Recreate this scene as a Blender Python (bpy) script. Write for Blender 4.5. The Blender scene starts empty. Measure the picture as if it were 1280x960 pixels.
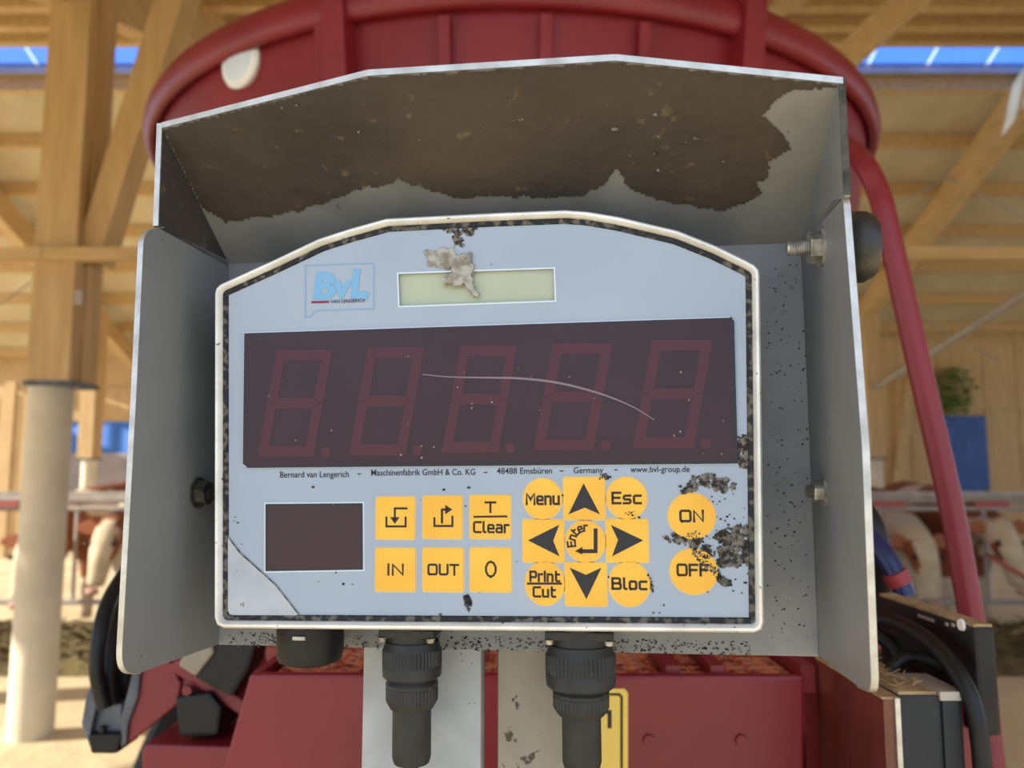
import bpy, bmesh, math, random
from mathutils import Vector, Matrix, noise
from mathutils.geometry import tessellate_polygon

random.seed(7)
SC = bpy.context.scene
COL = SC.collection
R_ = math.radians

# ---------------------------------------------------------------- camera
F_PX, W_PX, H_PX = 1005.0, 1280, 960
PITCH = R_(6.2)
CAM = Vector((0, 0, 1.5))
cam_d = bpy.data.cameras.new('camera')
cam_d.sensor_width = 36.0
cam_d.lens = 36.0 * F_PX / W_PX
cam_d.clip_start = 0.02
cam_d.clip_end = 200
cam_d.dof.use_dof = True
cam_d.dof.focus_distance = 0.415
cam_d.dof.aperture_fstop = 9.0
cam = bpy.data.objects.new('camera', cam_d)
COL.objects.link(cam)
cam.location = CAM
cam.rotation_euler = (R_(90) + PITCH, 0, 0)
SC.camera = cam

# ---------------------------------------------------------------- world, sun, exposure
world = bpy.data.worlds.new('world')
SC.world = world
world.use_nodes = True
wn = world.node_tree
bg = wn.nodes['Background']
bg.inputs[0].default_value = (0.60, 0.75, 1.0, 1)
bg.inputs[1].default_value = 1.5
sun_d = bpy.data.lights.new('sun_offscreen', 'SUN')
sun_d.energy = 7.0
sun_d.angle = R_(0.6)
sun_d.color = (1.0, 0.93, 0.80)
sun = bpy.data.objects.new('sun_offscreen', sun_d)
COL.objects.link(sun)
sun.rotation_euler = Vector((1, .2, -.412)).to_track_quat('-Z', 'Y').to_euler()   # low sun coming in under the roof through the barn's left end, opened to admit it
SC.view_settings.view_transform = 'Standard'
SC.view_settings.look = 'None'
SC.view_settings.gamma = 1.0
SC.view_settings.use_curve_mapping = False
SC.view_settings.exposure = 0.3

# ---------------------------------------------------------------- pixel helpers
FWD = Vector((0, math.cos(PITCH), math.sin(PITCH)))
UP = Vector((0, -math.sin(PITCH), math.cos(PITCH)))
RT = Vector((1, 0, 0))
def ray(px, py):
    return RT * ((px - 640) / F_PX) + UP * ((480 - py) / F_PX) + FWD
def wy(px, py, Y):            # point of the vertical plane y = Y seen at a pixel
    d = ray(px, py); return CAM + d * (Y / d.y)
def wz(px, py, z=0.0):        # point of the level plane at height z
    d = ray(px, py); return CAM + d * ((z - CAM.z) / d.z)
def camv(x, y, z):
    return RT * x - UP * y + FWD * z
# frame of the indicator: x to the right, y into the scene, z up, origin at the big display's centre
AX = camv(.98919226, -.02120605, -.14508263).normalized()
AY = camv(.14645985, .09606428, .98454109); AY = (AY - AX * AX.dot(AY)).normalized()
AZ = AX.cross(AY)
WD = 0.25
ORG = CAM + camv(-.56653521 * WD, -.10698956 * WD, 1.70673828 * WD) + AX * (WD / 2) - AZ * (WD / 3.5756 / 2)
PM = Matrix(((AX.x, AY.x, AZ.x, ORG.x), (AX.y, AY.y, AZ.y, ORG.y), (AX.z, AY.z, AZ.z, ORG.z), (0, 0, 0, 1)))
PMI = PM.inverted()
CAML = PMI @ CAM
def lh(px, py, axis, val):
    d = PMI.to_3x3() @ ray(px, py)
    return CAML + d * ((val - CAML[axis]) / d[axis])
def L0(px, py, y=0.0):
    return lh(px, py, 1, y)

# ---------------------------------------------------------------- materials
def lin(c):
    return tuple(((v / 255) / 12.92 if v / 255 <= .04045 else ((v / 255 + .055) / 1.055) ** 2.4) for v in c) + (1,)
def mat(name, col, rough=.5, metal=0.0, col2=None, nscale=5.0, thr=(.35, .65), detail=4.0, bump=0.0, bscale=40.0,
        stretch=None, col3=None, n3=40.0, thr3=(.6, .65), coat=0.0, spec=.5, rnd=0.0, trans=0.0):
    m = bpy.data.materials.new(name); m.use_nodes = True
    nt = m.node_tree; b = nt.nodes['Principled BSDF']
    b.inputs['Roughness'].default_value = rough
    b.inputs['Metallic'].default_value = metal
    b.inputs['Specular IOR Level'].default_value = spec
    b.inputs['Coat Weight'].default_value = coat
    b.inputs['Coat Roughness'].default_value = .12
    tc = nt.nodes.new('ShaderNodeTexCoord'); src = tc.outputs['Object']
    if stretch:
        mp = nt.nodes.new('ShaderNodeMapping'); mp.inputs['Scale'].default_value = stretch
        nt.links.new(src, mp.inputs[0]); src = mp.outputs[0]
    if rnd:
        oi = nt.nodes.new('ShaderNodeObjectInfo'); va = nt.nodes.new('ShaderNodeVectorMath'); va.operation = 'MULTIPLY_ADD'
        cb = nt.nodes.new('ShaderNodeCombineXYZ')
        for k in range(3): nt.links.new(oi.outputs['Random'], cb.inputs[k])
        va.inputs[1].default_value = (rnd, rnd * 1.7, rnd * .6)
        nt.links.new(cb.outputs[0], va.inputs[0]); nt.links.new(src, va.inputs[2]); src = va.outputs[0]
    def nz(scale, det, lo, hi):
        n = nt.nodes.new('ShaderNodeTexNoise'); n.inputs['Scale'].default_value = scale; n.inputs['Detail'].default_value = det
        nt.links.new(src, n.inputs['Vector'])
        r = nt.nodes.new('ShaderNodeMapRange'); r.inputs[1].default_value = lo; r.inputs[2].default_value = hi
        nt.links.new(n.outputs[0], r.inputs[0]); return r.outputs[0]
    def mix(fac, a, c):
        x = nt.nodes.new('ShaderNodeMix'); x.data_type = 'RGBA'
        nt.links.new(fac, x.inputs[0])
        if isinstance(a, tuple): x.inputs[6].default_value = a
        else: nt.links.new(a, x.inputs[6])
        x.inputs[7].default_value = c
        return x.outputs[2]
    c = lin(col)
    if col2: c = mix(nz(nscale, detail, *thr), c, lin(col2))
    if col3: c = mix(nz(n3, 5.0, *thr3), c, lin(col3))
    if isinstance(c, tuple): b.inputs['Base Color'].default_value = c
    else: nt.links.new(c, b.inputs['Base Color'])
    if trans: b.inputs['Transmission Weight'].default_value = trans
    if bump:
        n = nt.nodes.new('ShaderNodeTexNoise'); n.inputs['Scale'].default_value = bscale; n.inputs['Detail'].default_value = 5
        nt.links.new(src, n.inputs['Vector'])
        bp = nt.nodes.new('ShaderNodeBump'); bp.inputs['Strength'].default_value = bump; bp.inputs['Distance'].default_value = .3 / bscale
        nt.links.new(n.outputs[0], bp.inputs['Height']); nt.links.new(bp.outputs[0], b.inputs['Normal'])
    return m
def wood(name, c1, c2, stretch, rough=.7):
    return mat(name, c1, rough, col2=c2, nscale=3.0, thr=(.3, .7), detail=8, stretch=stretch, bump=.15, bscale=14)

M = {}
M['face'] = mat('face_blue_grey', (160, 171, 185), .42, col2=(151, 163, 178), nscale=9, col3=(104, 106, 104), n3=190, thr3=(.735, .76))
M['film'] = mat('peeling_film', (176, 180, 186), .3, col2=(162, 168, 176), nscale=60)
M['bezel'] = mat('bezel_metal', (240, 237, 230), .32, .2, col2=(214, 210, 200), nscale=50, col3=(90, 84, 74), n3=330, thr3=(.66, .72))
M['gasket'] = mat('gasket_black', (20, 20, 22), .7, col2=(92, 88, 78), nscale=240, thr=(.5, .6))
M['housing'] = mat('housing_grey', (120, 126, 134), .5, col2=(96, 98, 100), nscale=80)
M['led'] = mat('led_window', (54, 34, 38), .3, col2=(48, 29, 33), nscale=8, spec=.35)
M['seg'] = mat('led_segment', (74, 35, 43), .35, spec=.35)
M['led_dark'] = mat('led_dark', (16, 13, 18), .3)
M['led_small'] = mat('small_window', (58, 38, 42), .4, spec=.35)
M['lcd'] = mat('lcd_glass', (176, 181, 154), .3, col2=(168, 174, 148), nscale=20)
M['lip'] = mat('lip_white', (205, 216, 228), .5)
M['scratch'] = mat('scratch', (126, 112, 118), .6)
M['yellow'] = mat('key_yellow', (240, 183, 60), .5, col2=(230, 170, 50), nscale=30, col3=(150, 120, 60), n3=260, thr3=(.72, .76))
M['halo'] = mat('key_halo', (205, 190, 150), .5)
M['ink'] = mat('ink_dark', (34, 24, 24), .6)
M['inkblue'] = mat('ink_arrow', (30, 30, 36), .6)
M['logo'] = mat('logo_blue', (116, 168, 206), .5)
M['logo_line'] = mat('logo_outline', (128, 164, 200), .5)
M['logo_red'] = mat('logo_red', (120, 30, 50), .5)
M['mud'] = mat('mud', (128, 122, 113), .9, col2=(52, 47, 41), nscale=420, thr=(.40, .56), bump=.8, bscale=420)
M['mudpale'] = mat('mud_pale', (172, 168, 160), .85, col2=(128, 120, 108), nscale=220, thr=(.4, .62), bump=.6, bscale=300)
M['plate'] = mat('plate_grey', (136, 137, 138), .5, col2=(120, 122, 124), nscale=25, col3=(76, 76, 78), n3=160, thr3=(.68, .72), bump=.05, bscale=300)
M['flap'] = mat('flap_grey', (136, 137, 136), .45, col2=(124, 126, 126), nscale=12, col3=(76, 76, 76), n3=130, thr3=(.72, .74))
M['hood'] = mat('hood_grey', (134, 134, 132), .55, col2=(114, 115, 114), nscale=18, col3=(60, 58, 55), n3=90, thr3=(.70, .73))
M['edge'] = mat('pale_cut_metal', (206, 203, 196), .32, .6, col2=(176, 172, 164), nscale=90)  # paler metallic tone for the strips along sheet edges
M['clamp'] = mat('clamp_red', (140, 44, 48), .5)
M['crust'] = mat('dirt_crust', (74, 64, 54), .85, col2=(50, 46, 44), nscale=11, thr=(.35, .7), detail=8, col3=(96, 84, 66), n3=120, thr3=(.64, .72), bump=.5, bscale=120)
M['bolt'] = mat('zinc_bolt', (186, 184, 176), .35, .6, col2=(120, 116, 104), nscale=160)
M['bolt_dirty'] = mat('dirty_bolt', (88, 84, 70), .6, .4, col2=(48, 46, 40), nscale=160)
M['black'] = mat('black_plastic', (18, 18, 18), .5, col2=(32, 31, 29), nscale=70, spec=.3)
M['conn'] = mat('connector_plastic', (46, 46, 44), .5, col2=(36, 36, 34), nscale=90, col3=(84, 82, 76), n3=220, thr3=(.68, .74), spec=.35)
M['knob'] = mat('knob_plastic', (40, 39, 37), .42, col2=(84, 76, 64), nscale=60, thr=(.5, .75))
M['post_grey'] = mat('post_pale_grey', (176, 177, 174), .6, col2=(158, 160, 158), nscale=40, col3=(90, 88, 84), n3=150, thr3=(.70, .73))
M['post_beige'] = mat('post_beige', (150, 141, 122), .6, col2=(138, 130, 112), nscale=40, col3=(70, 60, 44), n3=110, thr3=(.66, .69))
M['red'] = mat('wagon_red', (128, 28, 38), .42, col2=(116, 22, 32), nscale=6)
M['tread'] = mat('tread_orange', (196, 122, 92), .8, col2=(140, 52, 44), nscale=60, thr=(.45, .6))  # mottled orange and red tone of the tread
M['brown'] = mat('brown_plate', (104, 50, 40), .3, col2=(78, 32, 27), nscale=14, thr=(.4, .62), coat=.15)
M['dust'] = mat('dust_top', (176, 150, 112), .9, col2=(140, 116, 84), nscale=70)
M['slate'] = mat('slate_box', (42, 44, 48), .55, col2=(36, 38, 42), nscale=30, spec=.35)
M['box'] = mat('black_box', (26, 25, 24), .55, col2=(38, 35, 31), nscale=24, spec=.3)
M['white'] = mat('white_paint', (238, 238, 236), .5)
M['hose'] = mat('hose_rubber', (15, 15, 16), .45, col2=(24, 23, 22), nscale=60, spec=.35)
M['blue_hose'] = mat('hose_blue', (22, 36, 84), .35)
M['steel'] = mat('grey_steel', (98, 104, 114), .45, .4, col2=(72, 76, 84), nscale=26)
M['sticker'] = mat('sticker_yellow', (238, 204, 96), .5)
M['tyre'] = mat('tyre', (32, 32, 33), .8)
M['wood_post'] = wood('wood_post', (216, 184, 134), (194, 160, 110), (6, 6, .6))
M['wood_beam'] = wood('wood_beam', (216, 184, 134), (194, 160, 110), (.6, 6, 6))
M['wood_rafter'] = wood('wood_rafter', (216, 184, 134), (194, 160, 110), (6, .6, 6))
M['wood_rail'] = wood('wood_rail', (216, 184, 134), (194, 160, 110), (.6, 6, 6))
M['wood_wall'] = wood('wood_wall', (216, 184, 134), (194, 160, 110), (4, 4, .5))
M['wood_wall2'] = wood('wood_wall2', (216, 184, 134), (194, 160, 110), (4, 4, .5))
M['roof'] = mat('roof_sheet', (210, 196, 164), .8, col2=(196, 180, 148), nscale=2)
M['concrete'] = mat('column_concrete', (226, 216, 192), .85, col2=(214, 204, 180), nscale=6)
M['lilac'] = mat('grey_concrete', (176, 170, 176), .9, col2=(160, 154, 160), nscale=3)
M['sand'] = mat('sandy_floor', (232, 214, 174), .95, col2=(216, 196, 154), nscale=1.5, bump=.3, bscale=6)
M['silage'] = mat('silage', (126, 110, 68), .95, col2=(78, 68, 40), nscale=9, thr=(.35, .65), bump=.9, bscale=22)
M['galv'] = mat('galvanised', (184, 176, 166), .5, .2, col2=(164, 156, 148), nscale=8)
M['fence_red'] = mat('fence_red', (176, 92, 84), .6)
M['door_blue'] = mat('door_blue', (62, 100, 172), .55, col2=(54, 90, 158), nscale=4)
M['curtain'] = mat('curtain_blue', (74, 136, 232), .7, col2=(66, 124, 222), nscale=3)
M['leaf'] = mat('leaf_green', (112, 142, 66), .6, col2=(84, 116, 48), nscale=9)
M['cow_coat'] = mat('cow_coat', (140, 82, 52), .85, col2=(208, 192, 168), nscale=1.6, thr=(.5, .54), detail=2, rnd=9.0)
M['cow_face'] = mat('cow_face', (220, 204, 174), .85, col2=(200, 182, 150), nscale=6)
M['cow_ear'] = mat('cow_ear', (168, 104, 72), .85)
M['cow_nose'] = mat('cow_nose', (190, 146, 126), .6)
M['eye'] = mat('eye', (20, 16, 14), .2)
g = bpy.data.materials.new('skylight_pane'); g.use_nodes = True
for n in list(g.node_tree.nodes):
    if n.type != 'OUTPUT_MATERIAL': g.node_tree.nodes.remove(n)
tb = g.node_tree.nodes.new('ShaderNodeBsdfTransparent'); tb.inputs[0].default_value = (.36, .56, .92, 1)
gl = g.node_tree.nodes.new('ShaderNodeBsdfGlossy'); gl.inputs['Roughness'].default_value = .15
mx = g.node_tree.nodes.new('ShaderNodeMixShader'); mx.inputs[0].default_value = .05
g.node_tree.links.new(tb.outputs[0], mx.inputs[1]); g.node_tree.links.new(gl.outputs[0], mx.inputs[2])
g.node_tree.links.new(mx.outputs[0], g.node_tree.nodes['Material Output'].inputs[0])
M['pane'] = g

# ---------------------------------------------------------------- mesh helpers
MW = {}
def tag(o, label=None, cat=None, group=None, kind=None):
    if label: o['label'] = label
    if cat: o['category'] = cat
    if group: o['group'] = group
    if kind: o['kind'] = kind
    return o
def thing(name, label, cat, loc=(0, 0, 0), group=None, matrix=None):
    o = bpy.data.objects.new(name, None); COL.objects.link(o)
    m = matrix.copy() if matrix else Matrix.Translation(Vector(loc))
    o.matrix_world = m; MW[o.name] = m
    o.empty_display_size = .05
    return tag(o, label, cat, group)

class MB:
    def __init__(s): s.v = []; s.f = []
    def add(s, vs, fs):
        k = len(s.v); s.v += [Vector(v) for v in vs]; s.f += [tuple(i + k for i in f) for f in fs]; return s
    def box(s, a, b):
        x0, y0, z0 = a; x1, y1, z1 = b
        return s.add([(x0, y0, z0), (x1, y0, z0), (x1, y1, z0), (x0, y1, z0), (x0, y0, z1), (x1, y0, z1), (x1, y1, z1), (x0, y1, z1)],
                     [(0, 3, 2, 1), (4, 5, 6, 7), (0, 1, 5, 4), (1, 2, 6, 5), (2, 3, 7, 6), (3, 0, 4, 7)])
    def slab(s, A, off):                       # polygon A (3d points) extruded by off
        n = len(A); A = [Vector(p) for p in A]; off = Vector(off)
        s.add(A + [p + off for p in A], [])
        k = len(s.v) - 2 * n
        nrm = Vector((0, 0, 0))
        for i in range(n): nrm += A[i].cross(A[(i + 1) % n])
        for t in tessellate_polygon([A]):
            s.f.append(tuple(k + i for i in t)); s.f.append(tuple(k + n + i for i in reversed(t)))
        for i in range(n):
            j = (i + 1) % n; s.f.append((k + i, k + j, k + n + j, k + n + i))
        return s
    def tube(s, path, r, n=12, caps=True):
        P = [Vector(p) for p in path]; rr = r if isinstance(r, (list, tuple)) else [r] * len(P)
        k = len(s.v); t0 = (P[1] - P[0]).normalized()
        u = t0.orthogonal().normalized()
        for i, p in enumerate(P):
            t = ((P[min(i + 1, len(P) - 1)] - P[max(i - 1, 0)])).normalized()
            u = (u - t * u.dot(t)).normalized(); w = t.cross(u)
            for j in range(n):
                a = 2 * math.pi * j / n; s.v.append(p + (u * math.cos(a) + w * math.sin(a)) * rr[i])
        for i in range(len(P) - 1):
            for j in range(n):
                a = k + i * n + j; b = k + i * n + (j + 1) % n; s.f.append((a, b, b + n, a + n))
        if caps:
            s.f.append(tuple(k + j for j in reversed(range(n)))); e = k + (len(P) - 1) * n; s.f.append(tuple(e + j for j in range(n)))
        return s
    def lathe(s, prof, org, axis=(0, 0, 1), n=32, knurl=None, caps=True):   # prof: (radius, height)
        org = Vector(org); ax = Vector(axis).normalized(); u = ax.orthogonal().normalized(); w = ax.cross(u); k = len(s.v)
        for i, (r, h) in enumerate(prof):
            for j in range(n):
                a = 2 * math.pi * j / n; q = r * (1 - knurl[1] if knurl and i in knurl[0] and j % 2 else 1)
                s.v.append(org + ax * h + (u * math.cos(a) + w * math.sin(a)) * q)
        for i in range(len(prof) - 1):
            for j in range(n):
                a = k + i * n + j; b = k + i * n + (j + 1) % n; s.f.append((a, b, b + n, a + n))
        if caps:
            s.f.append(tuple(k + j for j in reversed(range(n)))); e = k + (len(prof) - 1) * n; s.f.append(tuple(e + j for j in range(n)))
        return s
    def ball(s, c, r, n=12, m=8):
        c = Vector(c); r = r if isinstance(r, (tuple, list)) else (r, r, r); k = len(s.v)
        s.v.append(c + Vector((0, 0, -r[2])))
        for i in range(1, m):
            b = math.pi * i / m - math.pi / 2
            for j in range(n):
                a = 2 * math.pi * j / n; s.v.append(c + Vector((r[0] * math.cos(b) * math.cos(a), r[1] * math.cos(b) * math.sin(a), r[2] * math.sin(b))))
        s.v.append(c + Vector((0, 0, r[2]))); top = len(s.v) - 1
        for j in range(n):
            s.f.append((k, k + 1 + (j + 1) % n, k + 1 + j)); q = k + 1 + (m - 2) * n; s.f.append((top, q + j, q + (j + 1) % n))
        for i in range(m - 2):
            for j in range(n):
                a = k + 1 + i * n + j; b = k + 1 + i * n + (j + 1) % n; s.f.append((a, b, b + n, a + n))
        return s
    def build(s, name, m, parent=None, local=False, smooth=0, bev=0.0, label=None, kind=None, cat=None, group=None):
        V = s.v
        if parent is None:
            lo = Vector([min(v[i] for v in V) for i in range(3)]); hi = Vector([max(v[i] for v in V) for i in range(3)])
            base = Vector(((lo.x + hi.x) / 2, (lo.y + hi.y) / 2, lo.z)); mw = Matrix.Translation(base)
        else: mw = MW[parent.name]
        inv = mw.inverted()
        if not (local and parent is not None): V = [inv @ v for v in V]
        me = bpy.data.meshes.new(name); me.from_pydata(V, [], s.f)
        bm = bmesh.new(); bm.from_mesh(me)
        bmesh.ops.remove_doubles(bm, verts=bm.verts, dist=1e-6)
        bmesh.ops.recalc_face_normals(bm, faces=bm.faces)
        if bev:
            ed = [e for e in bm.edges if len(e.link_faces) == 2 and e.calc_face_angle(0) > .5]
            bmesh.ops.bevel(bm, geom=ed, offset=bev, segments=2, profile=.6, affect='EDGES', clamp_overlap=True)
        bm.to_mesh(me); bm.free()
        if smooth:
            me.polygons.foreach_set('use_smooth', [True] * len(me.polygons)); me.set_sharp_from_angle(angle=R_(smooth))
        me.materials.append(M[m] if isinstance(m, str) else m)
        o = bpy.data.objects.new(name, me); COL.objects.link(o)
        if parent is None: o.matrix_world = mw
        else: o.parent = parent
        MW[o.name] = mw
        return tag(o, label, cat, group, kind)
def copy_tree(o, parent=None):
    c = o.copy(); COL.objects.link(c)
    if parent is not None: c.parent = parent
    MW[c.name] = MW.get(o.name, Matrix())
    for ch in list(o.children): copy_tree(ch, c)
    return c
def smooth_path(P, n=6):
    P = [Vector(p) for p in P]; out = []
    for i in range(len(P) - 1):
        p0, p1, p2, p3 = P[max(i - 1, 0)], P[i], P[i + 1], P[min(i + 2, len(P) - 1)]
        for k in range(n):
            t = k / n
            out.append(.5 * (2 * p1 + (p2 - p0) * t + (2 * p0 - 5 * p1 + 4 * p2 - p3) * t * t + (3 * p1 - p0 - 3 * p2 + p3) * t ** 3))
    return out + [P[-1]]
def inset2(P, d):                      # P: list of (x, z); moves every edge inwards by d
    n = len(P); ar = sum(P[i][0] * P[(i + 1) % n][1] - P[(i + 1) % n][0] * P[i][1] for i in range(n)); sg = 1 if ar > 0 else -1
    out = []
    for i in range(n):
        a, b, c = Vector(P[i - 1]), Vector(P[i]), Vector(P[(i + 1) % n])
        e1 = (b - a).normalized(); e2 = (c - b).normalized()
        n1 = Vector((-e1.y, e1.x)) * sg; n2 = Vector((-e2.y, e2.x)) * sg
        h = (n1 + n2); h = h / max(.4, h.dot(n1)) if h.length > 1e-6 else n1
        out.append(tuple(b + h * d))
    return out
def stroke(mb, P, w, y, close=False, fn=None):   # flat mitred line in the (x, z) plane
    P = [Vector(p) for p in P]; n = len(P)
    A, B = [], []
    for i in range(n):
        pa = P[i - 1] if (i or close) else None; pb = P[(i + 1) % n] if (i < n - 1 or close) else None
        e1 = (P[i] - pa).normalized() if pa is not None else None; e2 = (pb - P[i]).normalized() if pb is not None else None
        if e1 is None: e1 = e2
        if e2 is None: e2 = e1
        n1 = Vector((-e1.y, e1.x)); n2 = Vector((-e2.y, e2.x)); h = n1 + n2; h = h / max(.5, h.dot(n1))
        q = P[i].copy()
        if pa is None: q -= e2 * w * .5
        if pb is None: q += e1 * w * .5
        A.append(q + h * w * .5); B.append(q - h * w * .5)
    f3 = fn or (lambda p: (p[0], y, p[1]))
    k = len(mb.v); mb.v += [Vector(f3(p)) for p in A] + [Vector(f3(p)) for p in B]
    for i in range(n if close else n - 1):
        j = (i + 1) % n; mb.f.append((k + i, k + j, k + n + j, k + n + i))

# ================================================================ THE BARN
RID_Y, RID_Z, SL = 8.9, 6.52, .38
def roof_z(Y): return RID_Z - SL * abs(Y - RID_Y)
X0, X1, YN, YF = -10.8, 18.0, -0.7, 16.4  # roof's unseen left end and eave placed to let sun in, shade the panel
MB().box((-45, 2.6, -.2), (45, 45, 0)).build('floor', 'sand', kind='structure')
MB().box((-45, -30, -.2), (45, 2.6, 0)).build('floor', 'sand', kind='structure', label='pale sandy ground before the barn')
def slope(ya, yb, t=.06):
    return [(X0, ya, roof_z(ya)), (X1, ya, roof_z(ya)), (X1, yb, roof_z(yb)), (X0, yb, roof_z(yb))], (0, 0, t)
ROW = (4.77, 13.8)
RAFT = (-10.6, -7.4, -2.8, 1.7, 6.2, 10.7, 15.2)
for ya, yb, d in ((YN, RID_Y - .45, -1), (RID_Y + .42, YF, 1)):
    c = MB(); A, off = slope(ya, yb); c.slab(A, off)
    ce = c.build('ceiling', 'roof', kind='structure')
    y = RID_Y + d * .55
    while (y < yb - .1 if d > 0 else y > ya + .1):
        p = MB(); z = roof_z(y)
        p.box((X0, y - .055, z - .17), (X1, y + .055, z + .01)); p.build('purlin', 'wood_rafter', ce)
        y += d * .90
for x in RAFT:
    m = MB()
    A = [(x - .1, YN, roof_z(YN) - .16), (x - .1, RID_Y, RID_Z - .16), (x - .1, YF, roof_z(YF) - .16),
         (x - .1, YF, roof_z(YF) - .46), (x - .1, RID_Y, RID_Z - .62), (x - .1, YN, roof_z(YN) - .46)]
    m.slab(A, (.2, 0, 0)); tag(m.build('trim_1', 'wood_rafter', kind='structure'), 'brown glulam rafter under the roof')
sk = MB()
for y in (RID_Y - .45, RID_Y, RID_Y + .42):
    sk.box((X0, y - .03, roof_z(y) - .05), (X1, y + .03, roof_z(y) + .07))
sk = sk.build('window_1', 'lilac', kind='structure', label='ridge skylight frame')
x = X0 + .02
pn = None
while x < X1 - .3:
    for ya, yb in ((RID_Y - .42, RID_Y - .03), (RID_Y + .03, RID_Y + .39)):
        m = MB(); m.slab([(x, ya, roof_z(ya) + .02), (x + .68, ya, roof_z(ya) + .02), (x + .68, yb, roof_z(yb) + .02), (x, yb, roof_z(yb) + .02)], (0, 0, .012))
        m.build('pane', 'pane', sk)
    x += .72

# timber posts on concrete columns
def timber_post(x, y, label, brace=0):   # brace: 1 = seen in full, 2 = shows past the tub
    t = thing('timber_post', label, 'post', (x, y, 0), group='posts carrying the barn roof')
    zt = roof_z(y) - .4; j = 2.02 if y < 10 else 1.72
    MB().lathe([(.122, 0), (.122, j)], (x, y, 0), n=28).build('concrete_column', 'concrete', t, smooth=40)
    xa, xb = (wy(32, 470, 4.61).x, wy(86, 470, 4.61).x) if brace == 1 else (x - .14, x + .12)
    MB().box((xa, y - .16, j), (xb, y - .045, zt)).build('timber', 'wood_post', t, bev=.006)
    MB().box((xa + .012, y - .043, j), (xb + .012, y + .14, zt)).build('timber', 'wood_post', t, bev=.006)
    MB().box((xa - .01, y - .17, j - .025), (xb + .02, y + .15, j)).build('base_plate', 'steel', t)
    if brace:
        Yb = y - .10
        px = ((96, 309), (122, 328), (172, 168), (177, 160), (228, 0), (250, -68), (211, -68), (192, 0)) if brace == 1 else ((1000, 95), (1030, 112), (1068, 82), (1160, 0), (1200, -38), (1150, -38), (1046, 58))
        MB().slab([wy(*q, Yb) for q in px], (0, .2, 0)).build('brace', 'wood_post' if brace == 1 else 'wood_rafter', t)
        if brace == 1:
            q = wy(99, 371, y - .125)
            MB().box((q.x - .045, q.y - .03, q.z - .05), (q.x + .035, q.y, q.z + .04)).build('bolt_plate', 'galv', t, bev=.008)
    return t
timber_post(wy(65, 480, ROW[0]).x, ROW[0], 'thick pale timber post with slanted brace on round cream concrete column', 1)
timber_post(1.30, ROW[0], 'timber post standing behind the red mixing tub, brown brace showing past its rim', 2)
timber_post(6.2, ROW[0], 'timber post beyond the red handrail pipe, near row')
timber_post(-7.22, ROW[1], 'thin far timber post in front of the blue windbreak curtain')
timber_post(-2.8, ROW[1], 'far timber post hidden by the red tub')
timber_post(1.7, ROW[1], 'far timber post behind the red tub')
timber_post(6.2, ROW[1], 'thin far timber post beside the cow with lowered white face')
# rail between the near posts
zr = wy(1200, 318, 4.57).z
for a, b, lb in ((-7.5, wy(86, 310, 4.61).x - .12, 'pale horizontal timber rail ending at the thick braced post'), (wy(86, 310, 4.61).x - .115, 6.3, 'long pale horizontal timber rail behind the red handrail pipe')):
    MB().box((a, 4.535, zr - .035), (b, 4.613, zr + .035)).build('timber_rail', 'wood_rail', label=lb, cat='rail', group='timber rails')
MB().box((-7.55, 4.6, 0), (-7.3, 4.9, roof_z(4.7) - .4)).build('timber_post', 'wood_post', label='outermost timber post at the end of the pale rail', cat='post')
# steel bracing
m = MB(); pa, pb = wy(1095, 484, 13.6), wy(1330, 337, 9.6)
m.tube([pa, pb], .05, 10); st = m.build('steel_brace', 'galv', smooth=40, label='grey steel diagonal brace pipe under the roof', cat='brace')
for (a, ya, b, yb), wl_ in ((((1093, 362), 13.4, (1250, 455), 11.6), 'thin wire crossing the grey steel diagonal brace'), (((1180, 220), 10.7, (1330, 297), 10.4), 'thin wire running outward from the brown rafter'), (((1185, 222), 10.7, (1105, 263), 11.2), 'thin short wire from the brown rafter towards the tub rim'), (((-20, 395), 12.5, (40, 352), 12.9), 'thin wire ending behind the thick braced timber post')):
    MB().tube([wy(*a, ya), wy(*b, yb)], .013, 6).build('tension_wire', 'galv', label=wl_, cat='wire', group='wires under the roof')

# far walls
wb = MB().box((X0, 15.9, 0), (-3.0, 16.1, 1.86)).build('wall_back', 'lilac', kind='structure')
fa = MB().box((X0, 15.9, 2.5), (7.2, 16.0, 3.15)).build('trim_1', 'wood_wall2', kind='structure')
MB().box((X0, 15.92, 3.15), (X1, 16.0, 3.9)).build('trim_2', 'wood_rafter', kind='structure')
cu = thing('windbreak_curtain', 'blue windbreak curtain above the grey concrete wall', 'curtain', (-6, 15.95, 1.86))
cm = MB(); N = 120; xs = [-9.3 + 6.3 * i / N for i in range(N + 1)]
for i in range(N):
    for k, z in ((0, 0),):
        xa, xb = xs[i], xs[i + 1]; ya = 15.95 + .02 * math.sin(xa * 12); yb_ = 15.95 + .02 * math.sin(xb * 12)
        cm.add([(xa, ya, 1.86), (xb, yb_, 1.86), (xb, yb_, 2.5), (xa, ya, 2.5)], [(0, 1, 2, 3)])
cm.build('sheet', 'curtain', cu, smooth=60)
MB().tube([(-9.3, 15.95, 2.5), (-3, 15.95, 2.5)], .025, 8).build('pole', 'galv', cu)
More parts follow.
